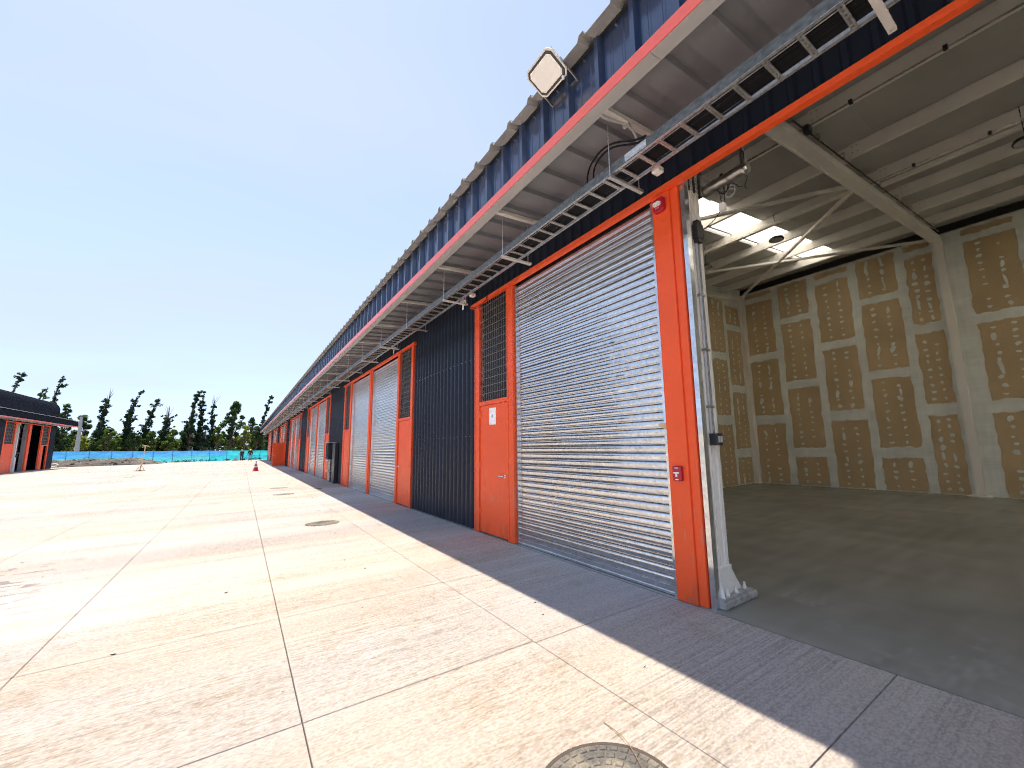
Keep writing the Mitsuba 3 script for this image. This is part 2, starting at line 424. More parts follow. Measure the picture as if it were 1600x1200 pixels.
for k in range(-3, 41):
    y = 4.27 + 1.955 * k
    if y > 81.5:
        break
    zz = lambda x: 4.335 + .05 * (x - 2.36)
    bar = tm([[x, y + a, zz(x) + b] for b in (0, .045) for a in (-.03, .03) for x in (2.388, 3.36)], BF)
    put(W, 'canopy__cross_bar', bar, 'pale_paint')
rp = trap(Y0, 82.4, .41, 1.93, .055, .024, .055)
rz = lambda x: 4.965 + .26 * (x - 2.18)
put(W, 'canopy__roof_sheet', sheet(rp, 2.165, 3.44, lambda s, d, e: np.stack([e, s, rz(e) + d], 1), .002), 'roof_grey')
put(W, 'canopy__eave_flashing', box(2.30, 2.334, Y0, 82.3, 4.985, 5.005), 'black_plastic')
put(W, 'canopy__end_sheet', cat(tm([[2.28, 82.31, 4.33], [3.4, 82.31, 4.38], [3.4, 82.31, 5.28], [2.28, 82.31, 4.98], [2.28, 82.33, 4.33], [3.4, 82.33, 4.38], [3.4, 82.33, 5.28], [2.28, 82.33, 4.98]],
    [[0, 1, 2], [0, 2, 3], [4, 6, 5], [4, 7, 6], [0, 5, 1], [0, 4, 5], [3, 2, 6], [3, 6, 7], [0, 3, 7], [0, 7, 4], [1, 5, 6], [1, 6, 2]])), 'black_sheet')
sc = []
for k in range(-4, 60):
    y = 1.87 + .205 + .41 * k
    sc.append(box(2.322, 2.336, y - .007, y + .007, 4.955, 4.969))
put(W, 'canopy__fascia_screws', cat(sc), 'bright_steel', kind='stuff')

# end wall, rear wall mass, roof
put(W, 'gable_wall', sheet(trap(3.42, 14.3, .187, 3.5, .036, .022, .03), 0, 6.6, lambda s, d, e: np.stack([s, Y1 + d, e], 1)), 'black_sheet')
put(W, 'outer_back_wall', box(14.22, 14.30, Y0, Y1, 0, 6.9), 'black_sheet')
S2 = (-2.6, -.9, 5.0, 13.0)
SK = (4.09, 4.95, 5.0, 13.05)   # skylight y0 y1 x0 x1
def roof_piece(x0, x1, y0, y1):
    a, b = roofz(x0), roofz(x1)
    return tm([[x0, y0, a], [x1, y0, b], [x0, y1, a], [x1, y1, b], [x0, y0, a + .06], [x1, y0, b + .06], [x0, y1, a + .06], [x1, y1, b + .06]], BF)
for q in ((3.5, 14.35, Y0, S2[0]), (3.5, 14.35, S2[1], SK[0]), (3.5, 14.35, SK[1], Y1), (3.5, SK[2], SK[0], SK[1]), (SK[3], 14.35, SK[0], SK[1]), (3.5, S2[2], S2[0], S2[1]), (S2[3], 14.35, S2[0], S2[1])):
    put(W, 'roof_panel', roof_piece(*q), 'ceiling_foil')
for SK in (S2, SK):
    put(W, 'skylight', tm([[SK[2] - .1, SK[0] - .08, roofz(SK[2] - .1) + .064], [SK[3] + .1, SK[0] - .08, roofz(SK[3] + .1) + .064], [SK[3] + .1, SK[1] + .08, roofz(SK[3] + .1) + .064], [SK[2] - .1, SK[1] + .08, roofz(SK[2] - .1) + .064]], [[0, 1, 2], [0, 2, 3]]), 'skylight_sheet')
# folded ribs of the ceiling foil
rb = []
for yy in np.arange(-3.6, 7.3, 1.05):
    rb.append(tm([[x, yy + a, roofz(x) - .012 * b] for b in (1, 0) for a in (-.02, .02) for x in (3.6, 14.1)], BF))
put(W, 'ceiling_folds', cat(rb), 'ceiling_foil', kind='stuff')

# ---- door sets (local y about the centre of each pair)
def slat_prof():
    return np.array([[.000, -.003], [.0025, .004], [.008, .0068], [.012, .0065], [.0145, .002], [.0175, .002], [.020, .0062], [.034, .0092], [.052, .0102], [.066, .0090], [.072, .0068], [.0755, .002], [.078, -.003]])
def slat_mesh(y0, y1, z, x):
    p = slat_prof()
    return sheet(np.c_[p[:, 0] + z, p[:, 1]], y0, y1, lambda s, d, e: np.stack([x - d, e, s], 1), .0015)
def wire_panel(y0, y1, z0, z1, x):
    o = []
    n = 13
    for i in range(n + 1):
        y = y0 + (y1 - y0) * i / n
        o.append(box(x - .003, x + .003, y - .0022, y + .0022, z0, z1))
    m = int((z1 - z0) / .135)
    for i in range(1, m + 1):
        z = z0 + (z1 - z0) * i / (m + .5)
        o.append(box(x - .009, x - .003, y0, y1, z - .0026, z + .0026))
    return cat(o)
def handle_mesh(y, z, s, x=3.375):
    rose = tf(trimesh.creation.cylinder(.028, .012, sections=16), trimesh.transformations.rotation_matrix(PI / 2, [0, 1, 0]) )
    rose = move(rose, x - .006, y, z)
    bar = tube([[x - .01, y, z], [x - .05, y, z], [x - .056, y + s * .02, z], [x - .056, y + s * .125, z]], .010, 8)
    return cat(rose, bar)

def unit_parts():
    """list of (key below the warehouse, mesh, material, smooth)"""
    P = []
    head = prism_y([(3.318, 3.995), (3.318, 4.052), (3.325, 4.060), (3.385, 4.060), (3.385, 3.995)], -4.46, 4.46)
    P.append(('door_head', head, 'orange_paint'))
    # centre jamb: folded face with returns
    P.append(('centre_jamb', cat(bevel_box(3.352, 3.42, -.06, .16, .004, 3.993), bevel_box(3.372, 3.42, -.15, -.0605, .004, 3.992)), 'orange_paint'))
    for s in (-1, 1):
        lo, hi = (4.17, 4.34)
        a, b = sorted((s * lo, s * hi))
        P.append(('door_frame', cat(bevel_box(3.352, 3.42, a, b, .004, 3.993), bevel_box(3.345, 3.352, *sorted((s * 4.315, s * 4.34)), .004, 3.992, .002)), 'orange_paint'))
        a, b = sorted((s * 3.02, s * 3.20))
        P.append(('door_post', cat(bevel_box(3.352, 3.42, a, b, .004, 3.993), bevel_box(3.345, 3.3525, *sorted((s * 3.165, s * 3.195)), .004, 3.992, .002)), 'orange_paint'))
        a, b = sorted((s * 3.205, s * 4.165))
        P.append(('transom', bevel_box(3.352, 3.41, a, b, 2.135, 2.205), 'orange_paint'))
        P.append(('person_door', bevel_box(3.372, 3.412, a + .004, b - .004, .018, 2.128, .003), 'orange_paint'))
        hy = s * 3.31
        P.append(('person_door__handle', handle_mesh(hy, .96, s), 'bright_steel'))
        for z in (.28, 1.05, 1.92):
            P.append(('person_door__hinge', cat(tube([[3.362, s * 4.166, z], [3.362, s * 4.166, z + .13]], .012, 8), box(3.366, 3.372, *sorted((s * 4.155, s * 4.11)), z, z + .13)), 'orange_paint'))
        P.append(('mesh_panel', wire_panel(a, b, 2.206, 3.992, 3.385), 'mesh_wire'))
        P.append(('panel_back', sheet(trap(a, b, .046, 0, .018, .006, .008), 2.206, 3.992, wall_map(3.44)), 'grey_mesh_back'))
        P.append(('shutter_guide', cat(box(3.392, 3.455, *sorted((s * .165, s * .215)), .004, 3.99)), 'galvanized'))
        P.append(('shutter_guide', cat(box(3.392, 3.455, *sorted((s * 2.975, s * 3.015)), .004, 3.99)), 'galvanized'))
    return P
UP_ = unit_parts()
PLY = [(n, mikit.ply(m, mt, smooth=30)) for n, m, mt in UP_]
SL = mikit.ply(slat_mesh(.19, 2.99, 0, 3.435), 'galvanized', smooth=30)
BAR = mikit.ply(cat(box(3.412, 3.45, .17, 3.0, .01, .085), box(3.400, 3.412, .17, 3.0, .01, .03)), 'galvanized')
ALLS = mikit.ply(cat([slat_mesh(.19, 2.99, .085 + .083 * i, 3.435) for i in range(47)]), 'galvanized', smooth=30)
for k, c in enumerate(CENT):
    mv = T().translate([0, c, 0])
    cur = {}
    for n, d in PLY:
        top, _, sub = n.partition('__')
        if sub:
            kk = key_for(cur[top] + '__' + sub)
        else:
            kk = key_for(W + '__' + n)
            cur[top] = kk
        scene[kk] = dict(d, to_world=mv)
    for s in (1, -1):
        if k == 0 and s == -1:
            continue          # rolled up: the open bay
        sh = key_for(W + '__roller_shutter')
        m2 = mv if s == 1 else mv @ T().scale([1, 1, 1]) @ T().translate([0, -3.18, 0])
        if k == 0:
            for i in range(47):
                scene[f'{sh}__slat' + (f'_{i:03d}' if i else '')] = dict(SL, to_world=mv @ T().translate([0, 0, .085 + .083 * i]))
        else:
            scene[sh + '__slats'] = dict(ALLS, to_world=m2)
            tag(sh + '__slats', kind='stuff')
        scene[sh + '__bottom_bar'] = dict(BAR, to_world=m2)
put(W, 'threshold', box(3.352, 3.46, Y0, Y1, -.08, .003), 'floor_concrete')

# the far person door that stands open: hinged leaf turned outwards over the yard, on the fifth set
k5 = [k for k in scene if k.startswith(W + '__person_door') and k.count('__') == 1][8]
c5 = CENT[4]
RO = T().translate([3.36, c5 - 4.16, 0]) @ T().rotate([0, 0, 1], 90) @ T().translate([-3.372, 4.165, 0])
for k in [k for k in scene if k == k5 or k.startswith(k5 + '__')]:
    scene[k] = dict(scene[k], to_world=RO)
tag(k5, 'orange person door swung wide open over the yard')

# notice sheet, with its round mark
nt = thing('notice_sheet', 'white paper notice taped to the upper part of the nearest orange door', 'notice')
put(nt, 'sheet', box(3.369, 3.3715, 6.07, 6.30, 1.79, 2.07), 'paper')
put(nt, 'round_mark', move(tf(trimesh.creation.cylinder(.028, .0012, sections=20), trimesh.transformations.rotation_matrix(PI / 2, [0, 1, 0])), 3.3685, 6.185, 1.93), 'grey_plastic')
wd = thing('timber_wedge', 'small tan timber wedge jammed between the near shutter and its guide', 'wedge')
put(wd, 'block', hull([[3.39, 2.66, 1.56], [3.39, 2.66, 1.63], [3.39, 2.76, 1.60], [3.39, 2.735, 1.63], [3.43, 2.66, 1.56], [3.43, 2.66, 1.63], [3.43, 2.76, 1.60], [3.43, 2.735, 1.63]]), 'pale_wood')

# ------------------------------------------------------------------ interior of the open unit
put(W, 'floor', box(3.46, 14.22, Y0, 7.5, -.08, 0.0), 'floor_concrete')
def board(y0, y1, z0, z1, f, rng, t=.004):
    per = []
    for a, b in (((y0, z0), (y1, z0)), ((y1, z0), (y1, z1)), ((y1, z1), (y0, z1)), ((y0, z1), (y0, z0))):
        n = 11
        for i in range(n):
            q = i / n
            per.append([a[0] + (b[0] - a[0]) * q + rng.uniform(-.024, .024), a[1] + (b[1] - a[1]) * q + rng.uniform(-.024, .024)])
    per = np.array(per); per[:, 1] = np.maximum(per[:, 1], .012)
    n = len(per); c = per.mean(0)
    A = f(per[:, 0], per[:, 1], t); B = f(per[:, 0], per[:, 1], 0.0); C = f(np.array([c[0]]), np.array([c[1]]), t)
    F = []
    for i in range(n):
        j = (i + 1) % n
        F += [[i, j, 2 * n], [i, n + j, j], [i, n + i, n + j]]
    return tm(np.vstack([A, B, C]), F)
def dabs(y0, y1, z0, z1, f, rng, dens=1.0):
    o = []
    for q in (.32, .70):
        z = z0 + .12
        yy = y0 + (y1 - y0) * q
        while z < z1 - .08:
            if rng.random() < .93:
                rw, rh = rng.uniform(.026, .068), rng.uniform(.026, .052)
                if rng.random() < .16 * dens:
                    rh *= rng.uniform(1.8, 3.6)
                a = np.linspace(0, 2 * PI, 9, endpoint=False)
                r = np.array([rng.uniform(.7, 1.15) for _ in a])
                tilt = rng.uniform(-.5, .5)
                py = yy + rng.uniform(-.02, .02) + rw * r * np.cos(a) + tilt * rh * np.sin(a) * .5
                pz = z + rh * r * np.sin(a)
                A = f(py, pz, .0045); B = f(np.array([py.mean()]), np.array([pz.mean()]), .0075)
                o.append(tm(np.vstack([A, B]), [[i, (i + 1) % 9, 9] for i in range(9)]))
            z += rng.uniform(.15, .23)
    return o
rng = random.Random(5)
BX = 14.10
put(W, 'back_wall', box(BX, 14.2, Y0, 7.5, 0, 6.50), 'joint_plaster')
put(W, 'back_void', box(14.16, 14.2, Y0, 7.48, 6.50, 6.74), 'dark_board')
put(W, 'wall_track', box(14.06, 14.11, Y0, 7.45, 6.47, 6.505), 'pale_paint')
fb = lambda y, z, t: np.stack([np.full(len(y), BX) - t, y, z], 1)
odd = [(0.012, 1.92), (2.22, 4.05), (4.30, 6.12), (6.30, 6.45)]
even = [(0.012, .86), (1.15, 3.0), (3.25, 5.13), (5.34, 6.44)]
cols = [(6.39, 7.30, 0), (5.29, 6.17, 1), (4.18, 5.06, 0), (3.09, 3.97, 1), (2.33, 2.88, 0), (.88, 1.74, 0), (-.20, .66, 1), (-1.30, -.42, 0), (-2.4, -1.5, 1), (-3.5, -2.6, 0)]
dd = []
for a, b, e in cols:
    for z0, z1 in (even if e else odd):
        put(W, 'back_wall__plasterboard', board(a, b, z0, z1, fb, rng), 'board_paper')
        dd += dabs(a, b, z0, z1, fb, rng, 1.6 if a > 6 else 1)
put(W, 'back_wall__plaster_dabs', cat(dd), 'joint_plaster', kind='stuff')
put(W, 'side_wall', box(3.47, BX, 7.45, 7.53, 0, 6.9), 'joint_plaster')
fs = lambda x, z, t: np.stack([x, np.full(len(x), 7.45) - t, z], 1)
dd = []
for i in range(10):
    a = 13.03 - 1.0 * i - (0 if i else 0)
    b = a + .84
    for z0, z1 in (odd if i % 2 else even):
        if z1 > 6.2:
            z1 = 6.0
        if z1 - z0 < .2:
            continue
        put(W, 'side_wall__plasterboard', board(a, b, z0, z1, fs, rng), 'board_paper')
        dd += dabs(a, b, z0, z1, fs, rng)
put(W, 'side_wall__plaster_dabs', cat(dd), 'joint_plaster', kind='stuff')
put(W, 'partition_wall', box(3.47, BX, -4.0, -3.92, 0, 6.9), 'joint_plaster')
put(W, 'front_wall_lining', box(3.47, 3.50, 2.6, 7.45, 4.0, 5.8), 'black_sheet')
put(W, 'front_wall_lining', box(3.44, 3.50, -4.0, 2.28, 4.15, 5.8), 'black_sheet')
put(W, 'shutter_box', box(3.46, 3.78, 2.29, 7.4, 3.995, 4.5), 'black_plastic')

# columns
def channel_col(x0, x1, y0, y1, z0, z1):
    w = (x1 - x0)
    return cat(bevel_box(x0, x1, y0 + .012, y1, z0, z1, .003), box(x0, x0 + .28 * w, y0, y0 + .014, z0, z1), box(x0 + .42 * w, x0 + .62 * w, y0, y0 + .014, z0, z1), box(x0 + .80 * w, x1, y0, y0 + .014, z0, z1))
c1 = put(W, 'column', channel_col(3.452, 3.69, 2.29, 2.58, .32, 4.9), 'white_paint')
put(c1, 'pedestal', bevel_box(3.44, 3.98, 2.20, 2.68, 0, .065, .012), 'grout')
put(c1, 'base_plate', bevel_box(3.45, 3.93, 2.215, 2.66, .065, .085, .003), 'grout')
put(c1, 'shoe', bevel_box(3.452, 3.705, 2.275, 2.595, .085, .325, .004), 'white_paint')
def gus(pts, y):
    return cat(hull([[x, y + d, z] for x, z in pts for d in (-.006, .006)]))
put(c1, 'gusset', hull([[3.70, 2.30 + d, z] if not q else [3.70 + q, 2.30 + d, z] for q, z in ((0, .085), (0, .32), (.16, .10), (.16, .085)) for d in (-.006, .006)]), 'white_paint')
put(c1, 'gusset', hull([[3.48 + d, yy, z] for yy, z in ((2.276, .32), (2.276, .085), (2.222, .085), (2.222, .10)) for d in (-.006, .006)]), 'white_paint')
for x, yy in ((3.56, 2.245), (3.70, 2.245), (3.86, 2.26), (3.86, 2.6)):
    put(c1, 'anchor_bolt', cat(tube([[x, yy, .08], [x, yy, .145]], .011, 8), tube([[x, yy, .086], [x, yy, .104]], .019, 6)), 'white_paint')
c2 = put(W, 'column', channel_col(13.94, 14.085, 2.07, 2.23, .05, 6.32), 'white_paint')
put(c2, 'base_plate', bevel_box(13.80, 14.09, 1.95, 2.35, .0, .03, .004), 'white_paint')
put(c2, 'gusset', hull([[13.94 - q, 2.15 + d, z] for q, z in ((0, .03), (0, .16), (.09, .03)) for d in (-.005, .005)]), 'white_paint')
put(c2, 'gusset', hull([[14.0 + d, 2.07 - q, z] for q, z in ((0, .03), (0, .16), (.06, .03)) for d in (-.005, .005)]), 'white_paint')
c3 = put(W, 'column', channel_col(13.90, 14.09, 7.30, 7.44, .0, 6.40), 'white_paint')
put(c3, 'base_plate', bevel_box(13.84, 14.09, 7.24, 7.44, .0, .025, .004), 'white_paint')

# rafters (box of two lipped channels), purlins with cleats, braces
def sloped(x0, x1, ya, yb, za, zb):
    return tm([[x, y, z + .1 * x] for z in (za, zb) for y in (ya, yb) for x in (x0, x1)], BF)
ra = put(W, 'rafter', cat(sloped(3.72, 14.05, 2.085, 2.235, 4.89, 5.04), sloped(3.72, 14.05, 2.06, 2.10, 4.878, 4.892), sloped(3.72, 14.05, 2.22, 2.255, 4.878, 4.892)), 'white_paint')
put(W, 'rafter', sloped(3.72, 14.05, 7.32, 7.44, 4.89, 5.04), 'white_paint')
PX = [4.55, 6.05, 7.56, 8.95, 10.22, 11.55, 12.9]
for x in PX:
    for ya, yb in ((-3.9, 1.99), (2.31, 7.44)):
        z0 = 5.105 + .1 * x
        pu = cat(box(x - .004, x + .002, ya, yb, z0, z0 + .20), box(x, x + .065, ya, yb, z0, z0 + .006), box(x, x + .065, ya, yb, z0 + .194, z0 + .20), box(x + .059, x + .065, ya, yb, z0 + .006, z0 + .03))
        p = put(W, 'purlin', pu, 'white_paint')
        yc = 1.99 if ya < 0 else 2.31
        put(p, 'cleat', box(x - .012, x - .005, yc - (.16 if ya < 0 else 0), yc + (0 if ya < 0 else .16), z0 - .005, z0 + .205), 'white_paint')
        sg = -1 if ya < 0 else 1
        put(p, 'bolt', cat([tube([[x - .024, yc + sg * a, z0 + b], [x - .012, yc + sg * a, z0 + b]], .012, 6) for a in (.04, .11) for b in (.05, .15)]), 'dark_steel')
    # connection to the rafter side
    put(W, 'purlin_stub', box(x - .003, x + .003, 1.985, 2.315, 5.04 + .1 * x, 5.30 + .1 * x), 'white_paint')
zr = lambda x, d=0: 4.99 + .1 * x + d
for a, b in (((8.6, 2.28, zr(8.6)), (13.95, 7.36, zr(13.95, .0))), ((8.8, 7.3, zr(8.8)), (13.9, 2.3, zr(13.9))), ((4.6, 7.3, zr(4.6)), (8.5, 2.3, zr(8.5, .05))), ((8.75, 7.4, zr(8.75, .08)), (8.85, 2.3, zr(8.85, .08)))):
    put(W, 'roof_brace', seg(a, b, .065, .05), 'white_paint')
put(W, 'roof_strut', seg((9.0, -3.9, zr(9.0, .02)), (9.0, 1.98, zr(9.0, .02)), .07, .06), 'white_paint')

# ceiling conduits and lights
cd = thing('ceiling_conduit', 'thin dark conduit clipped along the side of the main roof rafter', 'conduit')
put(cd, 'pipe', tube([[x, 2.045, 5.06 + .1 * x] for x in np.linspace(3.9, 13.6, 12)], .013, 6), 'dark_steel')
put(cd, 'pipe', tube([[x, 2.02, 5.03 + .1 * x] for x in np.linspace(3.9, 12.9, 12)], .011, 6), 'cable_black')
for x in np.linspace(5.4, 12.8, 9):
    put(cd, 'clip', cat(box(x - .012, x + .012, 1.98, 2.08, 5.078 + .1 * x, 5.086 + .1 * x), box(x - .012, x + .012, 1.975, 1.983, 4.92 + .1 * x, 5.086 + .1 * x)), 'dark_steel')
put(cd, 'junction_box', bevel_box(5.95, 6.07, 1.97, 2.05, 5.60, 5.69), 'black_plastic')
for i, (x, lab) in enumerate(((6.05, 'thin conduit run under the roof purlin nearest the door opening'), (8.95, 'thin conduit run under the middle roof purlin inside the unit'))):
    t = thing('purlin_conduit', lab, 'conduit')
    z = 5.092 + .1 * x
    put(t, 'pipe', tube([[x - .02, q, z] for q in (-3.9, 0, 1.9, 2.4, 5.0, 7.4)], .012, 6), 'dark_steel')
    for q in (-1.2, .6, 1.5, 3.3, 4.9, 6.2):
        put(t, 'clip', box(x - .045, x + .005, q - .02, q + .02, z - .018, z + .03), 'black_plastic')
for (x, y, lab) in ((8.95, 3.82, 'round black ceiling lamp hanging in front of the bright skylight'), (8.95, 5.5, 'round black ceiling lamp beside the pale front column'), (8.95, .28, 'round black ceiling lamp at the right edge of the open bay')):
    t = thing('ceiling_lamp', lab, 'lamp', 'round lamps under the unit roof')
    z = 5.66
    put(t, 'housing', lathe([(0.001, z + .06), (.05, z + .06), (.13, z + .025), (.145, z), (.145, z - .02), (.125, z - .022)], x, y, 20), 'black_plastic', smooth=40)
    put(t, 'diffuser', lathe([(.125, z - .022), (.11, z - .012), (.001, z - .012)], x, y, 20), 'grey_plastic')
    put(t, 'hanger', tube([[x, y, z + .06], [x + .01, y, z + .20], [x - .01, y, roofz(x)]], .006, 6), 'black_plastic')

# conduit with boxes on the front column
t = thing('column_conduit', 'two thin grey conduits running down the pale front column between black boxes', 'conduit')
put(t, 'pipe', tube([[3.55, 2.268, 1.50], [3.55, 2.268, 3.45]], .012, 8), 'grey_plastic')
put(t, 'pipe', tube([[3.585, 2.268, 1.50], [3.585, 2.268, 3.40]], .009, 8), 'dark_steel')
put(t, 'junction_box', cat(bevel_box(3.515, 3.62, 2.22, 2.284, 3.44, 3.60, .006), bevel_box(3.53, 3.605, 2.225, 2.283, 3.40, 3.64, .006)), 'black_plastic')
put(t, 'socket_box', bevel_box(3.525, 3.62, 2.20, 2.284, 1.40, 1.51, .006), 'black_plastic')
put(t, 'socket_face', cat([bevel_box(3.54 + .035 * i, 3.565 + .035 * i, 2.194, 2.20, 1.425, 1.485, .002) for i in (0, 1)]), 'grey_plastic')
for z in (1.75, 2.30, 2.85):
    put(t, 'clip', box(3.525, 3.612, 2.252, 2.288, z, z + .022), 'dark_steel')

# rolled shutter motor with loose wiring
t = thing('shutter_motor', 'tubular steel shutter motor with loose black wires under the open door head', 'motor')
mx, mz = 3.72, 4.00
put(t, 'barrel', tube([[mx, 2.22, mz], [mx, 1.78, mz + .02]], .055, 20), 'dark_steel', smooth=40)
for yy in (2.12, 1.98, 1.81):
    put(t, 'band', tube([[mx, yy, mz + .003], [mx, yy - .018, mz + .004]], .060, 20), 'dark_steel', smooth=40)
put(t, 'end_cap', tube([[mx, 1.778, mz + .02], [mx, 1.765, mz + .02]], .048, 20), 'bright_steel', smooth=40)
put(t, 'bracket', cat(box(mx - .08, mx + .09, 2.225, 2.235, 3.93, 4.16), box(mx - .02, mx + .02, 1.80, 1.83, 4.03, 4.30)), 'dark_steel')
put(t, 'control_box', bevel_box(3.70, 3.755, 2.03, 2.085, 3.70, 3.79, .005), 'white_plastic')
rg = random.Random(9)
for a, b, sag in (((mx, 2.10, 3.95), (3.73, 2.06, 3.79), .00), ((mx, 2.02, 3.95), (3.73, 2.05, 3.80), .05), ((mx, 1.96, 3.96), (mx, 2.08, 3.94), .07), ((mx, 2.09, 3.95), (mx, 1.95, 3.95), .055), ((mx, 1.93, 3.96), (3.74, 1.85, 3.86), .02), ((mx, 1.80, 4.06), (mx, 1.795, 3.80), .0), ((3.73, 2.05, 3.79), (3.60, 2.26, 3.53), .05), ((mx, 1.82, 4.3), (mx, 1.79, 4.02), -.03)):
    a, b = np.array(a), np.array(b)
    pts = [a + (b - a) * q + np.array([rg.uniform(-.012, .012), rg.uniform(-.012, .012), -sag * 4 * q * (1 - q) + rg.uniform(-.006, .006)]) * (0 < q < 1) for q in np.linspace(0, 1, 7)]
    put(t, 'wire', tube(smooth_path(pts, 18), .0042, 6), 'cable_black')
pts = [[mx + .02, 1.97 + .05 * math.cos(q), 3.90 + .05 * math.sin(q) - .006 * q] for q in np.linspace(0, 9, 26)]
put(t, 'wire_coil', tube(pts, .004, 6), 'grey_plastic')

# fire devices on the centre jamb
t = thing('alarm_sounder', 'dark red fire alarm sounder high on the orange jamb under the door head', 'alarm')
def rounded_x(x0, x1, yc, zc, w, h, r, n=6):
    a = []
    for cx, cy, s in ((1, 1, 0), (-1, 1, PI / 2), (-1, -1, PI), (1, -1, 1.5 * PI)):
        for q in np.linspace(0, PI / 2, n):
            a.append((yc + cx * (w / 2 - r) + r * math.cos(s + q), zc + cy * (h / 2 - r) + r * math.sin(s + q)))
    k = .88
    pts = [[x1, y, z] for y, z in a] + [[x0 + .012, y, z] for y, z in a] + [[x0, yc + (y - yc) * k, zc + (z - zc) * k] for y, z in a]
    return hull(pts)
put(t, 'case', rounded_x(3.305, 3.352, 2.52, 3.865, .135, .155, .03), 'red_plastic', smooth=30)
put(t, 'strobe_lens', rounded_x(3.285, 3.306, 2.525, 3.872, .095, .045, .018), 'white_plastic', smooth=30)
def text_on(txt, h, x, yc, z, depth=.0012):
    m = meshkit.text_mesh(txt, h, depth)
    v = np.asarray(m.vertices)
    w = v[:, 0].max() - v[:, 0].min()
    V = np.c_[x - v[:, 2], yc + w / 2 - v[:, 0], z + v[:, 1]]
    return tm(V, m.faces)
put(t, 'lettering', text_on('FIRE', .013, 3.3045, 2.525, 3.822), 'white_plastic')
t = thing('call_point', 'red manual call point with a white T shaped pull bar on the orange jamb', 'alarm')
put(t, 'case', bevel_box(3.312, 3.352, 2.465, 2.562, 1.08, 1.215, .006), 'red_plastic')
put(t, 'pull_bar', cat(box(3.304, 3.313, 2.482, 2.545, 1.148, 1.160), box(3.304, 3.313, 2.506, 2.522, 1.118, 1.1475)), 'white_plastic')
put(t, 'lettering', text_on('FIRE', .014, 3.312, 2.515, 1.190), 'white_plastic')
put(t, 'maker_plate', move(tf(tm(*(lambda m: (m.vertices, m.faces))(trimesh.creation.cylinder(.010, .001, sections=14))), trimesh.transformations.rotation_matrix(PI / 2, [0, 1, 0]) @ np.diag([.6, 2.0, 1, 1])), 3.3116, 2.515, 1.092), 'white_plastic')

# floor drain strip and other marks
# ------------------------------------------------------------------ cable tray under the canopy
tr = thing('cable_tray', 'galvanized ladder cable tray hung under the canopy along the black wall', 'cable tray')
TX0, TX1, TZ = 2.57, 2.845, 3.885
for a, b in ((Y0, 2.15), (2.152, 8.2), (8.202, 20.2), (20.202, 81.0)):
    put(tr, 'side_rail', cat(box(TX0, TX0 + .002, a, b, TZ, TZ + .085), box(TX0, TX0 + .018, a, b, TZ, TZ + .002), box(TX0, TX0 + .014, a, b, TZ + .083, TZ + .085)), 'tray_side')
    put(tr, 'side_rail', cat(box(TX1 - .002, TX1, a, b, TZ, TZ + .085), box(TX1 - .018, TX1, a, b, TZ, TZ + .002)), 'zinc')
put(tr, 'splice_plate', cat(box(TX0 - .004, TX0, 2.03, 2.27, TZ + .01, TZ + .075), *[tube([[TX0 - .004, y, z], [TX0 - .012, y, z]], .011, 6) for y in (2.06, 2.11, 2.19, 2.24) for z in (TZ + .025, TZ + .058)]), 'zinc')
put(tr, 'bottom_lip', box(TX0, TX0 + .022, Y0, 81, TZ - .003, TZ - .0005), 'zinc')
rg_ = m3.Manifold.cube([TX1 - TX0 - .006, .034, .014])
for i in range(6):
    rg_ = rg_ - m3.Manifold.cube([.018, .011, .05]).translate([.03 + .038 * i, .0115, -.01])
rm = rg_.to_mesh()
RUNG = mikit.ply(tm(rm.vert_properties[:, :3], rm.tri_verts), 'zinc')
far = []
k = -18
while True:
    y = .63 + .2155 * k
    if y > 80.9:
        break
    if y < 17:
        put(tr, 'rung', RUNG, None, to_world=T().translate([TX0 + .003, y - .017, TZ + .001]))
    else:
        far.append(box(TX0 + .003, TX1 - .003, y - .015, y + .015, TZ + .001, TZ + .014))
    k += 1
put(tr, 'far_rungs', cat(far), 'zinc', kind='stuff')
for k in range(-2, 40):
    y = 2.45 + 1.955 * k
    if y > 80.5:
        break
    put(tr, 'support_channel', cat(box(TX0 - .03, 2.99, y - .021, y + .021, TZ - .024, TZ - .021), box(TX0 - .03, 2.99, y - .021, y - .018, TZ - .045, TZ - .024), box(TX0 - .03, 2.99, y + .018, y + .021, TZ - .045, TZ - .024), box(TX0 - .03, 2.99, y - .018, y + .018, TZ - .046, TZ - .0445)), 'pale_paint' if k % 3 else 'zinc')
    put(tr, 'hanger_rod', tube([[TX0 - .012, y, TZ - .06], [TX0 - .012, y, 4.38]], .005, 6), 'zinc')
    put(tr, 'hanger_rod', tube([[2.95, y, TZ - .06], [2.95, y, 4.40]], .005, 6), 'zinc')
cb = thing('cable_bundle', 'bundle of black power cables lying along the ladder tray', 'cables')
rg = random.Random(2)
for i in range(11):
    x = 2.645 + .017 * i
    ys = np.linspace(Y0, 46 - i * 2.2, 60)
    pts = [[x + .006 * math.sin(y * 1.3 + i) + rg.uniform(-.002, .002), y, TZ + .030 + .004 * math.sin(y * 2 + i * 2)] for y in ys]
    put(cb, 'cable', tube(pts, .0085, 6), 'cable_black', smooth=60)
put(cb, 'pale_wire', tube([[2.635, y, TZ + .020] for y in np.linspace(Y0, 9, 20)], .004, 5), 'grey_plastic')
cl = thing('cable_loop', 'two slack black cable loops rising from the tray to the canopy soffit', 'cables')
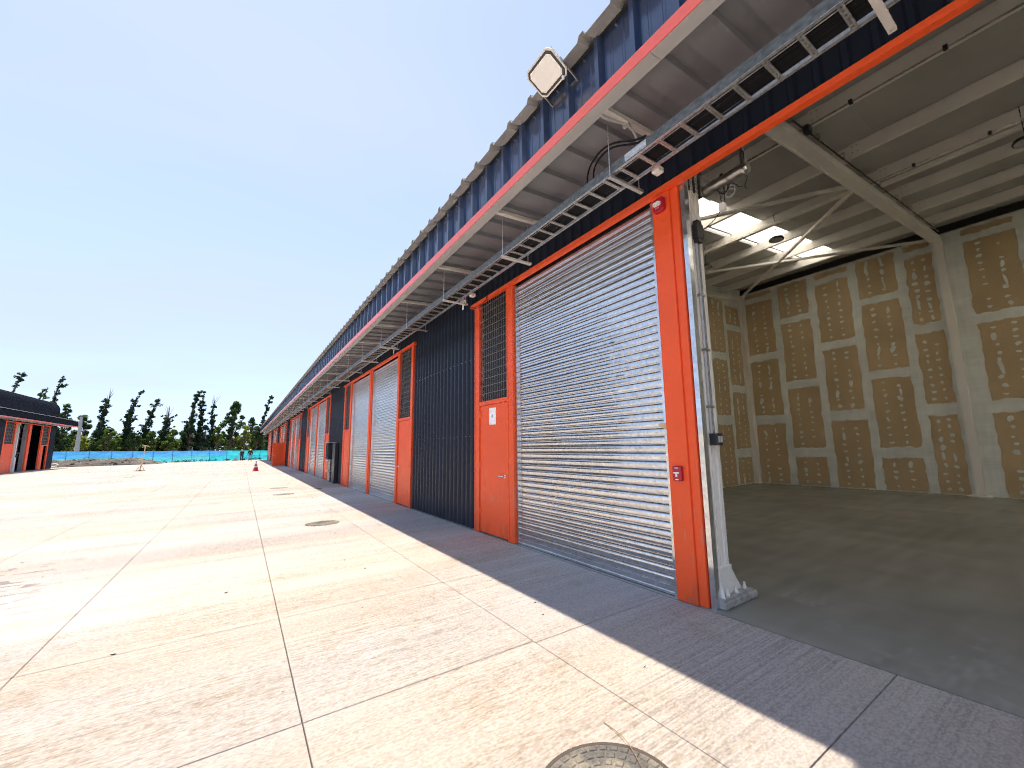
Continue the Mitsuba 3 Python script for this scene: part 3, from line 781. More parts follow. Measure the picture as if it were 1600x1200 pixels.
for dz, dx in ((0, 0), (-.02, .03)):
    p = [[2.60 + dx, 2.05, 4.02], [2.60 + dx, 2.25, 4.10 + dz], [2.60 + dx, 2.42, 4.19 + dz], [2.60 + dx, 2.60, 4.22 + dz], [2.60 + dx, 2.75 - dx, 4.15 + dz], [2.60 + dx, 2.80 - 2 * dx, 4.02], [2.62, 2.78 - 2 * dx, 3.94]]
    put(cl, 'cable', tube(smooth_path(p, 26), .009, 8), 'cable_black', smooth=60)
cl = thing('cable_loop', 'small slack cable loop hanging from the tray beside the near orange door', 'cables')
for d in (0, .035):
    p = [[2.86, 5.75, 3.90], [2.92, 5.6 - d, 3.82], [2.93, 5.55 - d, 3.72 - d], [2.92, 5.75, 3.66 - d], [2.88, 6.05, 3.70], [2.85, 6.2, 3.82]]
    put(cl, 'cable', tube(smooth_path(p, 22), .005, 6), 'cable_black')
for (y, lab) in ((2.18, 'white connector block on the tray edge above the near roller shutter'), (6.0, 'white connector block on the tray edge above the nearest orange door'), (6.35, 'white connector with hanging tag on the tray beside the black wall'), (10.4, 'white connector with hanging tag on the tray above the second door set')):
    t = thing('connector_block', lab, 'connector', 'white connectors on the cable tray')
    put(t, 'body', bevel_box(2.87, 2.95, y - .03, y + .05, TZ - .012, TZ + .04, .005), 'white_plastic')
    if y > 6.2:
        put(t, 'tag', hull([[2.90, y, TZ - .012], [2.90, y + .03, TZ - .012], [2.905, y - .02, TZ - .13], [2.905, y + .04, TZ - .14], [2.91, y, TZ - .02]]), 'white_plastic')
sp = thing('spiral_wrap', 'white spiral cable wrap lying across the near tray rungs', 'cable wrap')
put(sp, 'coil', tube([[2.70 + .011 * math.cos(q), 1.72 + q * .0022, TZ + .045 + .011 * math.sin(q)] for q in np.linspace(0, 70, 240)], .0022, 5), 'white_plastic')
fc = thing('soffit_conduit', 'grey bent conduit fixed under the canopy soffit beside the tray', 'conduit')
put(fc, 'pipe', tube(smooth_path([[2.39, 2.36, 4.335], [2.62, 2.33, 4.345], [2.74, 2.32, 4.33], [2.80, 2.32, 4.27], [2.82, 2.32, 4.10], [2.82, 2.30, 3.95]], 26), .013, 8), 'grey_plastic', smooth=50)
put(fc, 'clip', box(2.66, 2.69, 2.29, 2.36, 4.33, 4.37), 'zinc')

# ------------------------------------------------------------------ floodlight on the fascia
fl = thing('floodlight', 'square floodlight with pale lens jutting from the fascia against the sky', 'floodlight')
u, v = np.array([0, 1.0, 0]), np.array([math.cos(.517), 0, -math.sin(.517)]); v /= np.linalg.norm(v)
nn = np.cross(v, u); nn = nn if nn[2] < 0 else -nn
c0 = np.array([1.98, 2.756, 4.971]) + v * .1265
def octo(h1, h2, cut, d):
    pts = [(h1, h2 - cut), (h1 - cut, h2), (-h1 + cut, h2), (-h1, h2 - cut), (-h1, -h2 + cut), (-h1 + cut, -h2), (h1 - cut, -h2), (h1, -h2 + cut)]
    return [c0 + u * a + v * b + nn * d for a, b in pts]
put(fl, 'housing', hull(octo(.195, .140, .04, 0) + octo(.185, .130, .04, -.045)), 'white_paint')
put(fl, 'frame', hull(octo(.181, .126, .036, .001) + octo(.177, .122, .036, .007)), 'lamp_frame')
put(fl, 'lens', hull(octo(.160, .105, .030, .0072) + octo(.155, .100, .030, .010)), 'lamp_lens')
put(fl, 'fins', cat([seg(c0 + u * a - nn * .045 - v * .11, c0 + u * a - nn * .045 + v * .11, .004, .03) for a in np.linspace(-.17, .17, 12)]), 'grey_plastic', kind='stuff')
put(fl, 'bracket', cat(seg(c0 + u * .19 - nn * .03, c0 + u * .19 - nn * .03 + v * .24, .006, .03), seg(c0 - u * .19 - nn * .03, c0 - u * .19 - nn * .03 + v * .24, .006, .03), seg(c0 + u * .19 - nn * .03 + v * .24, c0 - u * .19 - nn * .03 + v * .24, .03, .006)), 'dark_steel')
put(fl, 'gland', tube([c0 + v * .12 - u * .12 + nn * .004, c0 + v * .14 - u * .12 + nn * .03], .012, 8), 'white_plastic')

# ------------------------------------------------------------------ things on the yard
def manhole(x, y, r, label, detail):
    t = thing('manhole_cover', label, 'manhole cover', 'manhole covers in the yard')
    put(t, 'ring', lathe([(r + .014, .0005), (r + .012, .003), (r - .006, .003), (r - .008, .0008)], x, y, 64), 'iron_ring')
    put(t, 'cover', lathe([(r - .007, .0012), (r - .009, .0035), (.001, .0035)], x, y, 64), 'cast_iron')
    if detail:
        o, rr, ring = [], r - .03, 0
        while rr > .03:
            n = max(6, int(2 * PI * rr / .05))
            for i in range(n):
                a = 2 * PI * (i + .5 * (ring % 2)) / n
                cx, cy = x + rr * math.cos(a), y + rr * math.sin(a)
                w = .016
                M = trimesh.transformations.rotation_matrix(a, [0, 0, 1]); M[:3, 3] = [cx, cy, 0]
                o.append(tf(hull([[sx * w, sy * .019, .0034] for sx in (-1, 1) for sy in (-1, 1)] + [[sx * w * .8, sy * .015, .0075] for sx in (-1, 1) for sy in (-1, 1)]), M))
            rr -= .046; ring += 1
        put(t, 'studs', cat(o), 'cast_iron', kind='stuff')
        put(t, 'key_slot', box(x - .17, x - .13, y + .10, y + .115, .0034, .0042), 'iron_ring')
manhole(1.335, 1.450, .305, 'round studded iron manhole cover at the bottom edge with a twig on it', True)
manhole(1.40, 9.55, .29, 'round dusty manhole cover midway along the yard by the second door set', True)
manhole(1.24, 16.6, .29, 'small round manhole cover third from the camera', False)
manhole(1.27, 19.5, .29, 'small round manhole cover fourth from the camera beyond the third one', False)
manhole(-5.45, 36.7, .30, 'lone round manhole cover on the open yard in front of the wooden post', False)
t = thing('drain_grate', 'small dark drain grate at the shadow edge by the third door set', 'drain')
put(t, 'frame', box(2.28, 2.52, 17.7, 17.95, .0005, .006), 'iron_ring')
put(t, 'bar', cat([box(2.30 + .03 * i, 2.315 + .03 * i, 17.72, 17.93, .006, .010) for i in range(7)]), 'cast_iron')
t = thing('twig', 'thin bent reddish twig lying across the near manhole cover', 'twig')
put(t, 'stem', tube(smooth_path([[1.63, 1.80, .006], [1.625, 1.70, .012], [1.60, 1.60, .02], [1.55, 1.48, .016], [1.51, 1.38, .012], [1.50, 1.30, .009]], 24), np.linspace(.0022, .0012, 24), 6), 'bumper')
rg = random.Random(4)
dz = []
for _ in range(60):
    x, y = rg.uniform(-5, 3.2), rg.uniform(.9, 14)
    s = rg.uniform(.004, .012)
    dz.append(move(hull([[rg.uniform(-s, s) * 1.8, rg.uniform(-s, s), rg.uniform(0, s)] for _ in range(7)]), x, y, 0))
k = put('', 'grit', cat(dz), 'dark_board')
tag(k, 'scattered dark grit and bits of litter on the pale slabs', 'litter', kind='stuff')

def cone(x, y, h):
    t = thing('traffic_cone', 'red traffic cone with white collars standing on the far yard', 'traffic cone')
    put(t, 'base', bevel_box(x - .20, x + .20, y - .20, y + .20, 0, .045, .01), 'cone_red')
    r = lambda z: .165 - (.165 - .028) * (z - .04) / (h - .04)
    for n, z0, z1, m in (('body', .04, h, 'cone_red'),):
        put(t, n, lathe([(r(z0), z0), (r(z1), z1), (.001, z1)], x, y, 20), m, smooth=40)
    for z0, z1 in ((h * .40, h * .52), (h * .70, h * .92)):
        put(t, 'collar', lathe([(r(z0) + .0005, z0), (r(z0) + .004, z0), (r(z1) + .004, z1), (r(z1) + .0005, z1)], x, y, 20), 'cone_white', smooth=40)
cone(.93, 37.0, .70)

def tstand(x, y, h, lean, label):
    t = thing('wooden_stand', label, 'wooden stand')
    put(t, 'foot', box(x - .38, x + .28, y - .05, y + .05, 0, .05), 'wood')
    put(t, 'foot', box(x - .10, x - .0, y - .30, y + .30, .0505, .10), 'wood')
    for dx, dy in ((-.30, 0), (.22, 0), (-.05, -.25)):
        put(t, 'brace', seg((x + dx, y + dy, .05), (x - .02 + lean * .2, y, .50), .05, .03), 'wood')
    top = (x - .05 + lean, y, h - .03)
    put(t, 'post', seg((x - .05, y + .035, .05), top, .06, .05), 'pale_wood')
    put(t, 'head_board', seg((top[0] - .20, y - .05, h + .06), (top[0] + .24, y - .05, h - .08), .10, .06), 'pale_wood')
    put(t, 'head_board', seg((top[0] - .22, y + .06, h - .13), (top[0] - .05, y + .06, h - .08), .06, .05), 'pale_wood')
tstand(-6.65, 48.4, 2.08, .17, 'tall wooden T post on splayed feet standing alone on the open yard')
t = thing('wooden_barricade', 'low wooden trestle with a leaning pole beside the left person', 'trestle')
px, py = -.62, 79.6
put(t, 'foot', box(px - .40, px + .42, py - .04, py + .04, 0, .05), 'wood')
for a, b in ((-.36, .02), (.38, .06)):
    put(t, 'leg', seg((px + a, py, .05), (px + b, py, .46), .06, .04), 'wood')
put(t, 'rail', seg((px - .18, py - .05, .24), (px + .24, py - .05, .24), .05, .04), 'wood')
put(t, 'pole', seg((px + .05, py + .06, .05), (px + .52, py + .1, 1.35), .04, .04), 'pale_wood')

# service pedestal beside the third door set
t = thing('service_panel', 'narrow dark electrical panel on pipe legs against the wall between door sets', 'electrical panel')
yy = 21.2
put(t, 'cabinet', bevel_box(3.13, 3.34, yy - .30, yy + .30, 1.0, 1.72, .01), 'black_plastic')
put(t, 'cabinet_door', bevel_box(3.118, 3.13, yy - .27, yy + .27, 1.04, 1.68, .004), 'jacket_dark')
put(t, 'cap', box(3.10, 3.36, yy - .55, yy + .33, 1.722, 1.75), 'zinc')
for q in (-.22, .0, .22):
    put(t, 'leg', tube([[3.24, yy + q, 0], [3.24, yy + q, 1.0]], .025, 8), 'dark_steel')
for z in (.95, .48):
    put(t, 'bracket', box(3.14, 3.35, yy - .33, yy + .33, z - .02, z + .02), 'zinc')
t = thing('wall_box', 'tall matte black service cabinet on the wall next to the grey panel', 'cabinet')
put(t, 'body', bevel_box(3.23, 3.37, 19.85, 20.45, .0, 1.70, .01), 'black_plastic')
put(t, 'lid', box(3.21, 3.372, 19.82, 20.48, 1.702, 1.72), 'dark_steel')

# ------------------------------------------------------------------ fence, mound, pole
fz = lambda x: 1.46 + (3.4 - x) * .0215
fn = thing('net_fence', 'blue shade net fence strung on thin posts across the far end of the yard', 'fence')
xs = [4.6, 2.5] + [2.5 - 2.13 * i for i in range(1, 13)]
rg = random.Random(7)
for i, x in enumerate(xs):
    ex = .55 if i in (4, 5) else (.12 if i % 3 else .2)
    put(fn, 'post', tube([[x, 83.0, -.15], [x + rg.uniform(-.03, .03), 83.0, fz(x) + ex]], .035, 8), 'concrete_pole' if i == 5 else 'post_dark')
def net(xa, xb, z0, z1, rg):
    nx, nz = 9, 4
    V, F = [], []
    for j in range(nz + 1):
        for i in range(nx + 1):
            q, w = i / nx, j / nz
            x = xa + (xb - xa) * q
            zt, zb = z1(x), z0(x)
            sag = .03 * math.sin(PI * q) * (1 if j == nz else .3)
            V.append([x, 82.955 - .05 * math.sin(PI * q) * math.sin(PI * w) + rg.uniform(-.02, .02), zb + (zt - zb) * w - sag])
    for j in range(nz):
        for i in range(nx):
            a = j * (nx + 1) + i
            F += [[a, a + 1, a + nx + 2], [a, a + nx + 2, a + nx + 1]]
    return tm(V, F)
for i in range(len(xs) - 1):
    xa, xb = xs[i + 1], xs[i]
    aqua = i < 4
    put(fn, 'upper_net', net(xa, xb, lambda x: fz(x) * .52, lambda x: fz(x), rg), 'net_aqua' if aqua and i != 3 else 'net_blue', smooth=60)
    put(fn, 'lower_net', move(net(xa, xb, lambda x: .02, lambda x: fz(x) * .56, rg), 0, .03, 0), 'net_aqua' if aqua else 'net_cyan', smooth=60)
# dirt mound
n = 70
gx, gy = np.meshgrid(np.linspace(-22.5, -8.6, n), np.linspace(75.6, 81.5, 34))
q = np.stack([gx, gy, 0 * gx], -1)
e = np.clip(np.minimum((gx + 22.5) / 1.5, (-8.6 - gx) / 3.0), 0, 1) * np.clip(np.minimum((gy - 75.6) / 1.3, (81.5 - gy) / 1.2), 0, 1)
hz = e ** .7 * (.70 + .45 * (meshkit.fbm(q * [.5, .9, 1], 4, 1) - .3) + .30 * (meshkit.fbm(q * [3, 3, 1], 3, 4) - .5)) - .05
V = np.stack([gx, gy, hz], -1).reshape(-1, 3)
F = []
for j in range(33):
    i = np.arange(n - 1) + j * n
    F += np.stack([i, i + 1, i + n + 1], 1).tolist() + np.stack([i, i + n + 1, i + n], 1).tolist()
k = put('', 'dirt_mound', tm(V, F), 'dirt')
tag(k, 'long low heap of grey brown dirt and rubble in front of the blue fence', 'dirt pile')
t = thing('rubble', 'loose stones and clods lying on the long dirt heap', 'rubble')
rg = random.Random(11); o = []
for _ in range(220):
    i, j = rg.randrange(2, n - 2), rg.randrange(1, 30)
    c = V[j * n + i]; s = rg.uniform(.04, .16)
    o.append(move(hull([[rg.uniform(-s, s) * 1.6, rg.uniform(-s, s), rg.uniform(-s, s) * .7] for _ in range(8)]), *c))
put(t, 'stones', cat(o), 'dirt', kind='stuff')
t = thing('tyre_ring', 'small white plastic pipe coil lying at the left end of the dirt heap', 'pipe coil')
put(t, 'coil', tube([[-18.0 + .35 * math.cos(a), 75.4 + .1 * math.sin(a), .30 + .17 * math.sin(a)] for a in np.linspace(0, 2 * PI * .9, 24)], .05, 8), 'white_plastic')

t = thing('utility_pole', 'grey tapering concrete utility pole with a cross arm beyond the fence', 'utility pole')
put(t, 'pole', tube([[-20.5, 95, -.2], [-20.5, 95, 7.3]], [.34, .17], 8), 'concrete_pole')
put(t, 'cross_arm', box(-21.3, -19.9, 94.9, 95.0, 4.95, 5.07), 'post_dark')
put(t, 'insulator', cat([tube([[x, 94.95, 5.07], [x, 94.95, 5.28]], .05, 6) for x in (-21.2, -20.9, -20.1)]), 'grey_plastic')

# ------------------------------------------------------------------ people
def rig(J, radii, bones, ref=.03, it=6):
    parts = []
    for a, b in bones:
        A = m3.Manifold.sphere(radii[a], 14).translate(list(J[a])); B = m3.Manifold.sphere(radii[b], 14).translate(list(J[b]))
        parts.append(m3.Manifold.batch_hull([A, B]))
    M = parts[0]
    for p in parts[1:]:
        M = M + p
    me = M.refine_to_length(ref).to_mesh()
    t = trimesh.Trimesh(me.vert_properties[:, :3], me.tri_verts, process=True)
    trimesh.smoothing.filter_taubin(t, iterations=it)
    return tm(t.vertices, t.faces)

def person(x, y, h, rot, label, jacket, legs, helmet, armspread, stripe):
    t = thing('person', label, 'person', 'people at the far end of the yard')
    s = h / 1.75
    J = dict(pel=(0, 0, .95), wst=(0, 0, 1.08), chest=(0, -.01, 1.32), shl=(-.19, 0, 1.43), shr=(.19, 0, 1.43), neck=(0, 0, 1.50), head=(0, -.015, 1.63), crown=(0, 0, 1.68), chin=(0, -.05, 1.57), nose=(0, -.115, 1.62),
             ell=(-.26 - armspread, -.02, 1.14), wrl=(-.25 - armspread, -.10, .90), hal=(-.25 - armspread, -.115, .84), elr=(.26 + armspread, -.02, 1.14), wrr=(.24 + armspread, -.10, .90), har=(.24 + armspread, -.115, .84),
             hipl=(-.10, 0, .92), knl=(-.13, -.03, .50), anl=(-.14, .02, .09), tol=(-.17, -.17, .035), hel=(-.14, .05, .04), hipr=(.10, 0, .92), knr=(.13, -.02, .50), anr=(.15, .02, .09), tor=(.19, -.16, .035), her=(.15, .05, .04),
             earl=(-.08, .0, 1.62), earr=(.08, 0, 1.62))
    R = dict(pel=.125, wst=.12, chest=.135, shl=.062, shr=.062, neck=.055, head=.088, crown=.085, chin=.045, nose=.014, ell=.043, wrl=.030, hal=.032, elr=.043, wrr=.030, har=.032,
             hipl=.088, knl=.060, anl=.042, tol=.030, hel=.034, hipr=.088, knr=.060, anr=.042, tor=.030, her=.034, earl=.018, earr=.018)
    B = [('pel', 'wst'), ('wst', 'chest'), ('chest', 'shl'), ('chest', 'shr'), ('chest', 'neck'), ('neck', 'head'), ('head', 'crown'), ('head', 'chin'), ('head', 'nose'), ('head', 'earl'), ('head', 'earr'), ('shl', 'ell'), ('ell', 'wrl'), ('wrl', 'hal'), ('shr', 'elr'), ('elr', 'wrr'), ('wrr', 'har'),
         ('pel', 'hipl'), ('hipl', 'knl'), ('knl', 'anl'), ('anl', 'tol'), ('anl', 'hel'), ('hel', 'tol'), ('pel', 'hipr'), ('hipr', 'knr'), ('knr', 'anr'), ('anr', 'tor'), ('anr', 'her'), ('her', 'tor')]
    for sd, hx in (('l', J['hal']), ('r', J['har'])):
        sg = -1 if sd == 'l' else 1
        for i, (dy, ln) in enumerate(((-.028, .075), (-.010, .085), (.008, .080), (.024, .062))):
            a, b, c = f'f{sd}{i}a', f'f{sd}{i}b', f'f{sd}{i}c'
            J[a] = (hx[0], hx[1] + dy, hx[2] - .02); J[b] = (hx[0] - sg * .006, hx[1] + dy - .004, hx[2] - .02 - ln * .55); J[c] = (hx[0] - sg * .022, hx[1] + dy - .004, hx[2] - .02 - ln)
            R[a], R[b], R[c] = .0105, .0095, .008
            B += [(a, b), (b, c), ('ha' + sd, a)]
        J['t' + sd], J['u' + sd] = (hx[0] - sg * .01, hx[1] - .035, hx[2] + .0), (hx[0] - sg * .02, hx[1] - .06, hx[2] - .045)
        R['t' + sd], R['u' + sd] = .012, .009
        B += [('t' + sd, 'u' + sd), ('ha' + sd, 't' + sd)]
    M = T().translate([x, y, 0]) @ T().rotate([0, 0, 1], rot) @ T().scale(s)
    body = rig(J, R, B, .035, 4)
    put(t, 'body', body, 'skin', smooth=60, to_world=M)
    grow = lambda keys, d: {k: R[k] + d for k in keys}
    k1 = ['wst', 'chest', 'shl', 'shr', 'ell', 'wrl', 'elr', 'wrr', 'pel', 'neck']
    r1 = grow(k1, .024); r1['neck'] = .06; r1['wrl'] = r1['wrr'] = .047
    J1 = dict(J); J1['neck'] = (0, 0, 1.46)
    put(t, 'jacket', rig(J1, r1, [('pel', 'wst'), ('wst', 'chest'), ('chest', 'shl'), ('chest', 'shr'), ('chest', 'neck'), ('shl', 'ell'), ('ell', 'wrl'), ('shr', 'elr'), ('elr', 'wrr'), ('shl', 'neck'), ('shr', 'neck')], .04, 4), jacket, smooth=60, to_world=M)
    k2 = ['pel', 'hipl', 'hipr', 'knl', 'knr', 'anl', 'anr']
    r2 = grow(k2, .018); r2['anl'] = r2['anr'] = .062
    put(t, 'trousers', rig(J, r2, [('pel', 'hipl'), ('pel', 'hipr'), ('hipl', 'knl'), ('knl', 'anl'), ('hipr', 'knr'), ('knr', 'anr')], .04, 4), legs, smooth=60, to_world=M)
    r3 = {k: R[k] + .012 for k in ('tol', 'hel', 'tor', 'her')}
    put(t, 'boots', rig(J, r3, [('tol', 'hel'), ('tor', 'her')], .04, 3), 'boots', smooth=60, to_world=M)
    hp = [(.135, 1.655), (.138, 1.662), (.112, 1.668), (.108, 1.70), (.09, 1.745), (.05, 1.775), (.001, 1.783)]
    hm = lathe(hp, 0, -.01, 20)
    brim = hull([[.10 * math.sin(a), -.10 - .07 * math.cos(a), z] for a in np.linspace(-1.2, 1.2, 9) for z in (1.655, 1.664)])
    put(t, 'helmet', cat(hm, brim), helmet, smooth=50, to_world=M)
    if stripe:
        put(t, 'shirt_front', hull([[dx, -.175, z] for dx in (-.03, .03) for z in (1.05, 1.40)] + [[dx, -.13, z] for dx in (-.03, .03) for z in (1.05, 1.40)]), 'vest_red', to_world=M)
person(.10, 80.2, 1.63, 20, 'person in dark jacket and dark trousers with a tan helmet beside the low trestle', 'jacket_dark', 'trousers_dark', 'helmet_tan', .01, False)
person(1.14, 78.0, 1.68, -10, 'person in dark jacket and pale blue jeans with a white helmet near the building', 'jacket_dark', 'jeans_blue', 'helmet_white', .03, True)

# ------------------------------------------------------------------ trees
def leaves(C, R3, n, size, rs, shell=.35):
    """n leaf sprays over ellipsoid clumps"""
    w = np.prod(R3, axis=1) ** (2 / 3); w /= w.sum()
    i = rs.choice(len(C), n, p=w)
    d = rs.normal(size=(n, 3)); d /= np.linalg.norm(d, axis=1, keepdims=True)
    r = rs.uniform(shell, 1.0, n) ** .6
    P = C[i] + d * R3[i] * r[:, None]
    a = rs.normal(size=(n, 3)); a /= np.linalg.norm(a, axis=1, keepdims=True)
    b = np.cross(a, rs.normal(size=(n, 3))); b /= np.linalg.norm(b, axis=1, keepdims=True)
    s = size * rs.uniform(.5, 1.25, n)[:, None]
    V = np.stack([P - a * s, P + b * s * .45, P + a * s, P - b * s * .45], 1).reshape(-1, 3)
    k = np.arange(n)[:, None] * 4
    return tm(V, np.vstack([k + [0, 1, 2], k + [0, 2, 3]]))

def poplar(x, y, H, wd, bend, label, mat_, seed, dens=1.0, ivy=True, bare=0.0, gap=.25, name='poplar_tree'):
    rs = np.random.RandomState(seed)
    bend *= .7
    t = thing(name, label, 'bush' if name == 'bush' else 'tree', 'bushes behind the fence' if name == 'bush' else 'trees behind the fence')
    q = np.linspace(0, 1, 14)
    sp = np.stack([x + bend * q ** 4.5 + .25 * np.sin(q * 5 + seed), y + .2 * np.sin(q * 4 + seed * 2), H * q * (1 - .06 * q * abs(bend) / 2)], 1)
    sp[0, 0] = x
    at_ = lambda u: np.array([np.interp(u, q, sp[:, k]) for k in range(3)])
    put(t, 'trunk', tube(sp, .03 + .20 * (1 - q) ** .8 * (H / 12), 7), 'bark')
    lim = []
    C, R3 = [], []
    u = .03
    while u < 1 - bare:
        prof = 1.0 if u < .35 else 1.0 - .70 * (u - .35) / .65
        dense = u < .45 and ivy
        if dense or rs.uniform() > gap * .4:
            for _ in range(5 if dense else 3):
                c = at_(u)
                o = rs.normal(size=3) * [.27, .27, .25] * wd * prof
                if u > .5:
                    o[0] += bend * .10 * rs.uniform(-.2, 1.0)
                C.append(c + o)
                r = wd * prof * rs.uniform(.14, .34)
                R3.append([r, r, r * rs.uniform(1.1, 2.2)])
        u += .016 + .008 * rs.uniform()
    for _ in range(26):
        u = rs.uniform(.18, .98 - bare)
        c = at_(u); L = wd * rs.uniform(.55, 1.25) * (1.15 - u * .62)
        az = rs.uniform(0, 2 * PI)
        e = c + [L * math.cos(az) + bend * .14 * u, L * math.sin(az), L * rs.uniform(.2, .9)]
        lim.append(tube([c, (c + e) / 2 + [0, 0, -.05], e], [.05 * (1.1 - u), .03 * (1.1 - u) + .008, .008], 4))
        for w in (.45, .7, .95):
            C.append(c + (e - c) * w + rs.normal(size=3) * .08); R3.append([.16 * wd + .08, .16 * wd + .08, .12 * wd + .06])
    if bare:
        for _ in range(5):
            c = at_(1 - bare * rs.uniform(.5, 1.2))
            e = c + [rs.normal() * .5, rs.normal() * .5, rs.uniform(1.0, 2.4)]
            lim.append(tube([c, e], [.05, .012], 4))
    put(t, 'limb', cat(lim), 'bark', kind='stuff')
    C, R3 = np.array(C), np.array(R3)
    n = int(380 * H * wd ** .8 * dens)
    put(t, 'crown', leaves(C, R3, n, .19, rs, .1), mat_)

def round_tree(x, y, H, wd, label, mat_, seed, lean=0.0, low=.12, dens=1.0, name='broad_tree', cl=34):
    rs = np.random.RandomState(seed)
    t = thing(name, label, 'bush' if name == 'bush' else 'tree', 'bushes behind the fence' if name == 'bush' else 'trees behind the fence')
    put(t, 'trunk', tube([[x, y, -.1], [x + lean * .2, y, H * .3], [x + lean * .6, y, H * .6]], [.26 * H / 10, .18 * H / 10, .09 * H / 10], 7), 'bark')
    C, R3, lim = [], [], []
    for i in range(int(cl * 1.7)):
        u = low + (1 - low) * rs.uniform() ** .85
        pr_ = math.sin(PI * min(1, (u * .86 + .14))) ** .6 if u > .25 else .75
        a = rs.uniform(0, 2 * PI); rr = wd * pr_ * math.sqrt(rs.uniform()) * .95
        c = np.array([x + lean * u + rr * math.cos(a), y + rr * math.sin(a), H * u * .93])
        C.append(c); r = wd * rs.uniform(.12, .30)
        R3.append([r, r, r * rs.uniform(.6, 1.1)])
        b = np.array([x + lean * .5 * u, y, H * max(.08, u * .62)])
        lim.append(tube([b, (b + c) / 2 + [0, 0, .1], c], [.07, .04, .012], 4))
    put(t, 'limb', cat(lim), 'bark', kind='stuff')
    n = int(300 * H * wd * dens * .75)
    put(t, 'crown', leaves(np.array(C), np.array(R3), n, .21, rs, .1), mat_)

YT = 105
poplar(-30.6, YT, 15.6, .95, 1.3, 'tallest bent poplar rising over the roof of the left black building', 'leaf_blue', 1, .8, gap=.35)
poplar(-28.9, YT + 4, 13.0, .55, .2, 'thin short poplar tip over the left building between two taller ones', 'leaf_blue', 2, .7, gap=.3)
poplar(-27.8, YT, 12.9, .75, .8, 'small airy poplar close to the leaning poplar over the left roof', 'leaf_mid', 3, .7, gap=.35)
poplar(-26.6, YT, 15.3, 1.0, 1.6, 'leaning open poplar above the rounded roof end of the left building', 'leaf_dark', 4, .8, gap=.3)
round_tree(-24.9, YT, 10.7, 1.3, 'small upright tree showing above the canopy end of the left building', 'leaf_mid', 5, lean=.4, dens=1.0)
round_tree(-22.0, YT, 8.4, 1.9, 'scraggy tree with bare spikes right of the utility pole', 'leaf_mid', 6, lean=-.3, dens=.7, cl=22)
poplar(-19.6, YT - 3, 12.2, .95, 1.6, 'dark ivy clad poplar with a bare whip at its tip, second right of the pole', 'leaf_dark', 7, 1.25, bare=.10, gap=.12)
poplar(-16.2, YT - 3, 13.1, 1.05, 1.7, 'tall dark poplar with wind bent top left of the wooden post', 'leaf_dark', 8, 1.15, gap=.15)
poplar(-14.0, YT - 2, 11.6, 1.1, 1.3, 'forked dark poplar with airy bent top above the wooden post', 'leaf_dark', 9, .95, gap=.28)
poplar(-11.5, YT - 3, 9.9, 1.25, .3, 'squat dark conifer like column topped by bare stems', 'leaf_dark', 10, 1.3, bare=.22, gap=.05, name='ivy_column_tree')
poplar(-8.4, YT - 3, 13.8, 1.15, 2.3, 'tallest wind bent poplar of the row left of centre', 'leaf_dark', 11, 1.15, gap=.12)
poplar(-6.9, YT - 2, 12.6, .95, .9, 'slim poplar standing close right of the tallest bent poplar', 'leaf_dark', 12, 1.05, gap=.2)
poplar(-4.8, YT - 3, 11.2, .8, .3, 'narrow straight dark poplar with a bare spike', 'leaf_dark', 13, 1.2, bare=.08, gap=.05)
round_tree(-1.9, YT - 2, 11.6, 2.1, 'broad green tree with an open forked top behind the left person', 'leaf_mid', 14, lean=.5, dens=1.25, cl=46)
round_tree(1.4, YT - 1, 8.6, 1.4, 'mid height green tree right of the broad forked tree', 'leaf_mid', 15, dens=1.0)
poplar(3.1, YT - 4, 12.8, .7, 1.3, 'bent poplar at the end of the row beside the warehouse canopy', 'leaf_dark', 16, 1.1, gap=.18)
round_tree(5.0, YT, 7.2, 1.6, 'leafy tree partly hidden behind the far end of the warehouse', 'leaf_blue', 17, dens=1.1)
bl = [(-24.2, 6.3, 2.0, 'leaf_dark', 'wide dark bush under the canopy end of the left building'), (-21.6, 5.0, 1.6, 'leaf_yellow', 'sunlit yellow green bush at the foot of the utility pole'), (-19.3, 5.7, 1.7, 'leaf_dark', 'dark bush between the pole and the ivy clad poplar'),
      (-17.9, 5.9, 1.7, 'leaf_light', 'bright green bush between two dark poplars left of the post'), (-15.2, 5.2, 1.5, 'leaf_mid', 'green bush behind the wooden post'), (-12.9, 5.3, 1.6, 'leaf_light', 'pale green bush right of the wooden post'),
      (-10.0, 5.8, 1.5, 'leaf_light', 'light green bush right of the squat dark column'), (-7.7, 6.9, 1.3, 'leaf_dark', 'dark bush under the tallest bent poplar'), (-5.7, 6.7, 1.3, 'leaf_blue', 'blue green bush between the slim and the narrow poplar'),
      (-3.7, 6.2, 1.2, 'leaf_light', 'light green bush left of the broad forked tree'), (.4, 6.6, 1.3, 'leaf_yellow', 'yellow green bush glowing in the sun behind the two people'), (2.3, 6.6, 1.3, 'leaf_mid', 'green bush left of the warehouse corner'), (-26.5, 5.6, 1.6, 'leaf_light', 'pale bush just visible beside the left building corner')]
for i, (x, h, w, m, lab) in enumerate(bl):
    round_tree(x, YT - 6 + (i % 3), h, w, lab, m, 40 + i, low=.05, dens=1.35, name='bush', cl=30)
rs = np.random.RandomState(77)
n = 300
C = np.stack([rs.uniform(-60, 30, n), rs.uniform(111, 122, n), rs.uniform(.3, 4.6, n)], 1)
R3 = np.stack([rs.uniform(1.0, 2.2, n), rs.uniform(1, 2, n), rs.uniform(.8, 1.6, n)], 1)
k = put('', 'woodland', leaves(C, R3, 60000, .34, rs, .05), 'leaf_mid')
tag(k, 'low dense woodland closing the gaps behind the row of poplars', 'woodland', kind='stuff')
rs = np.random.RandomState(78)
C = np.stack([rs.uniform(-11, 3, 26), np.full(26, 82.75), rs.uniform(.05, .2, 26)], 1)
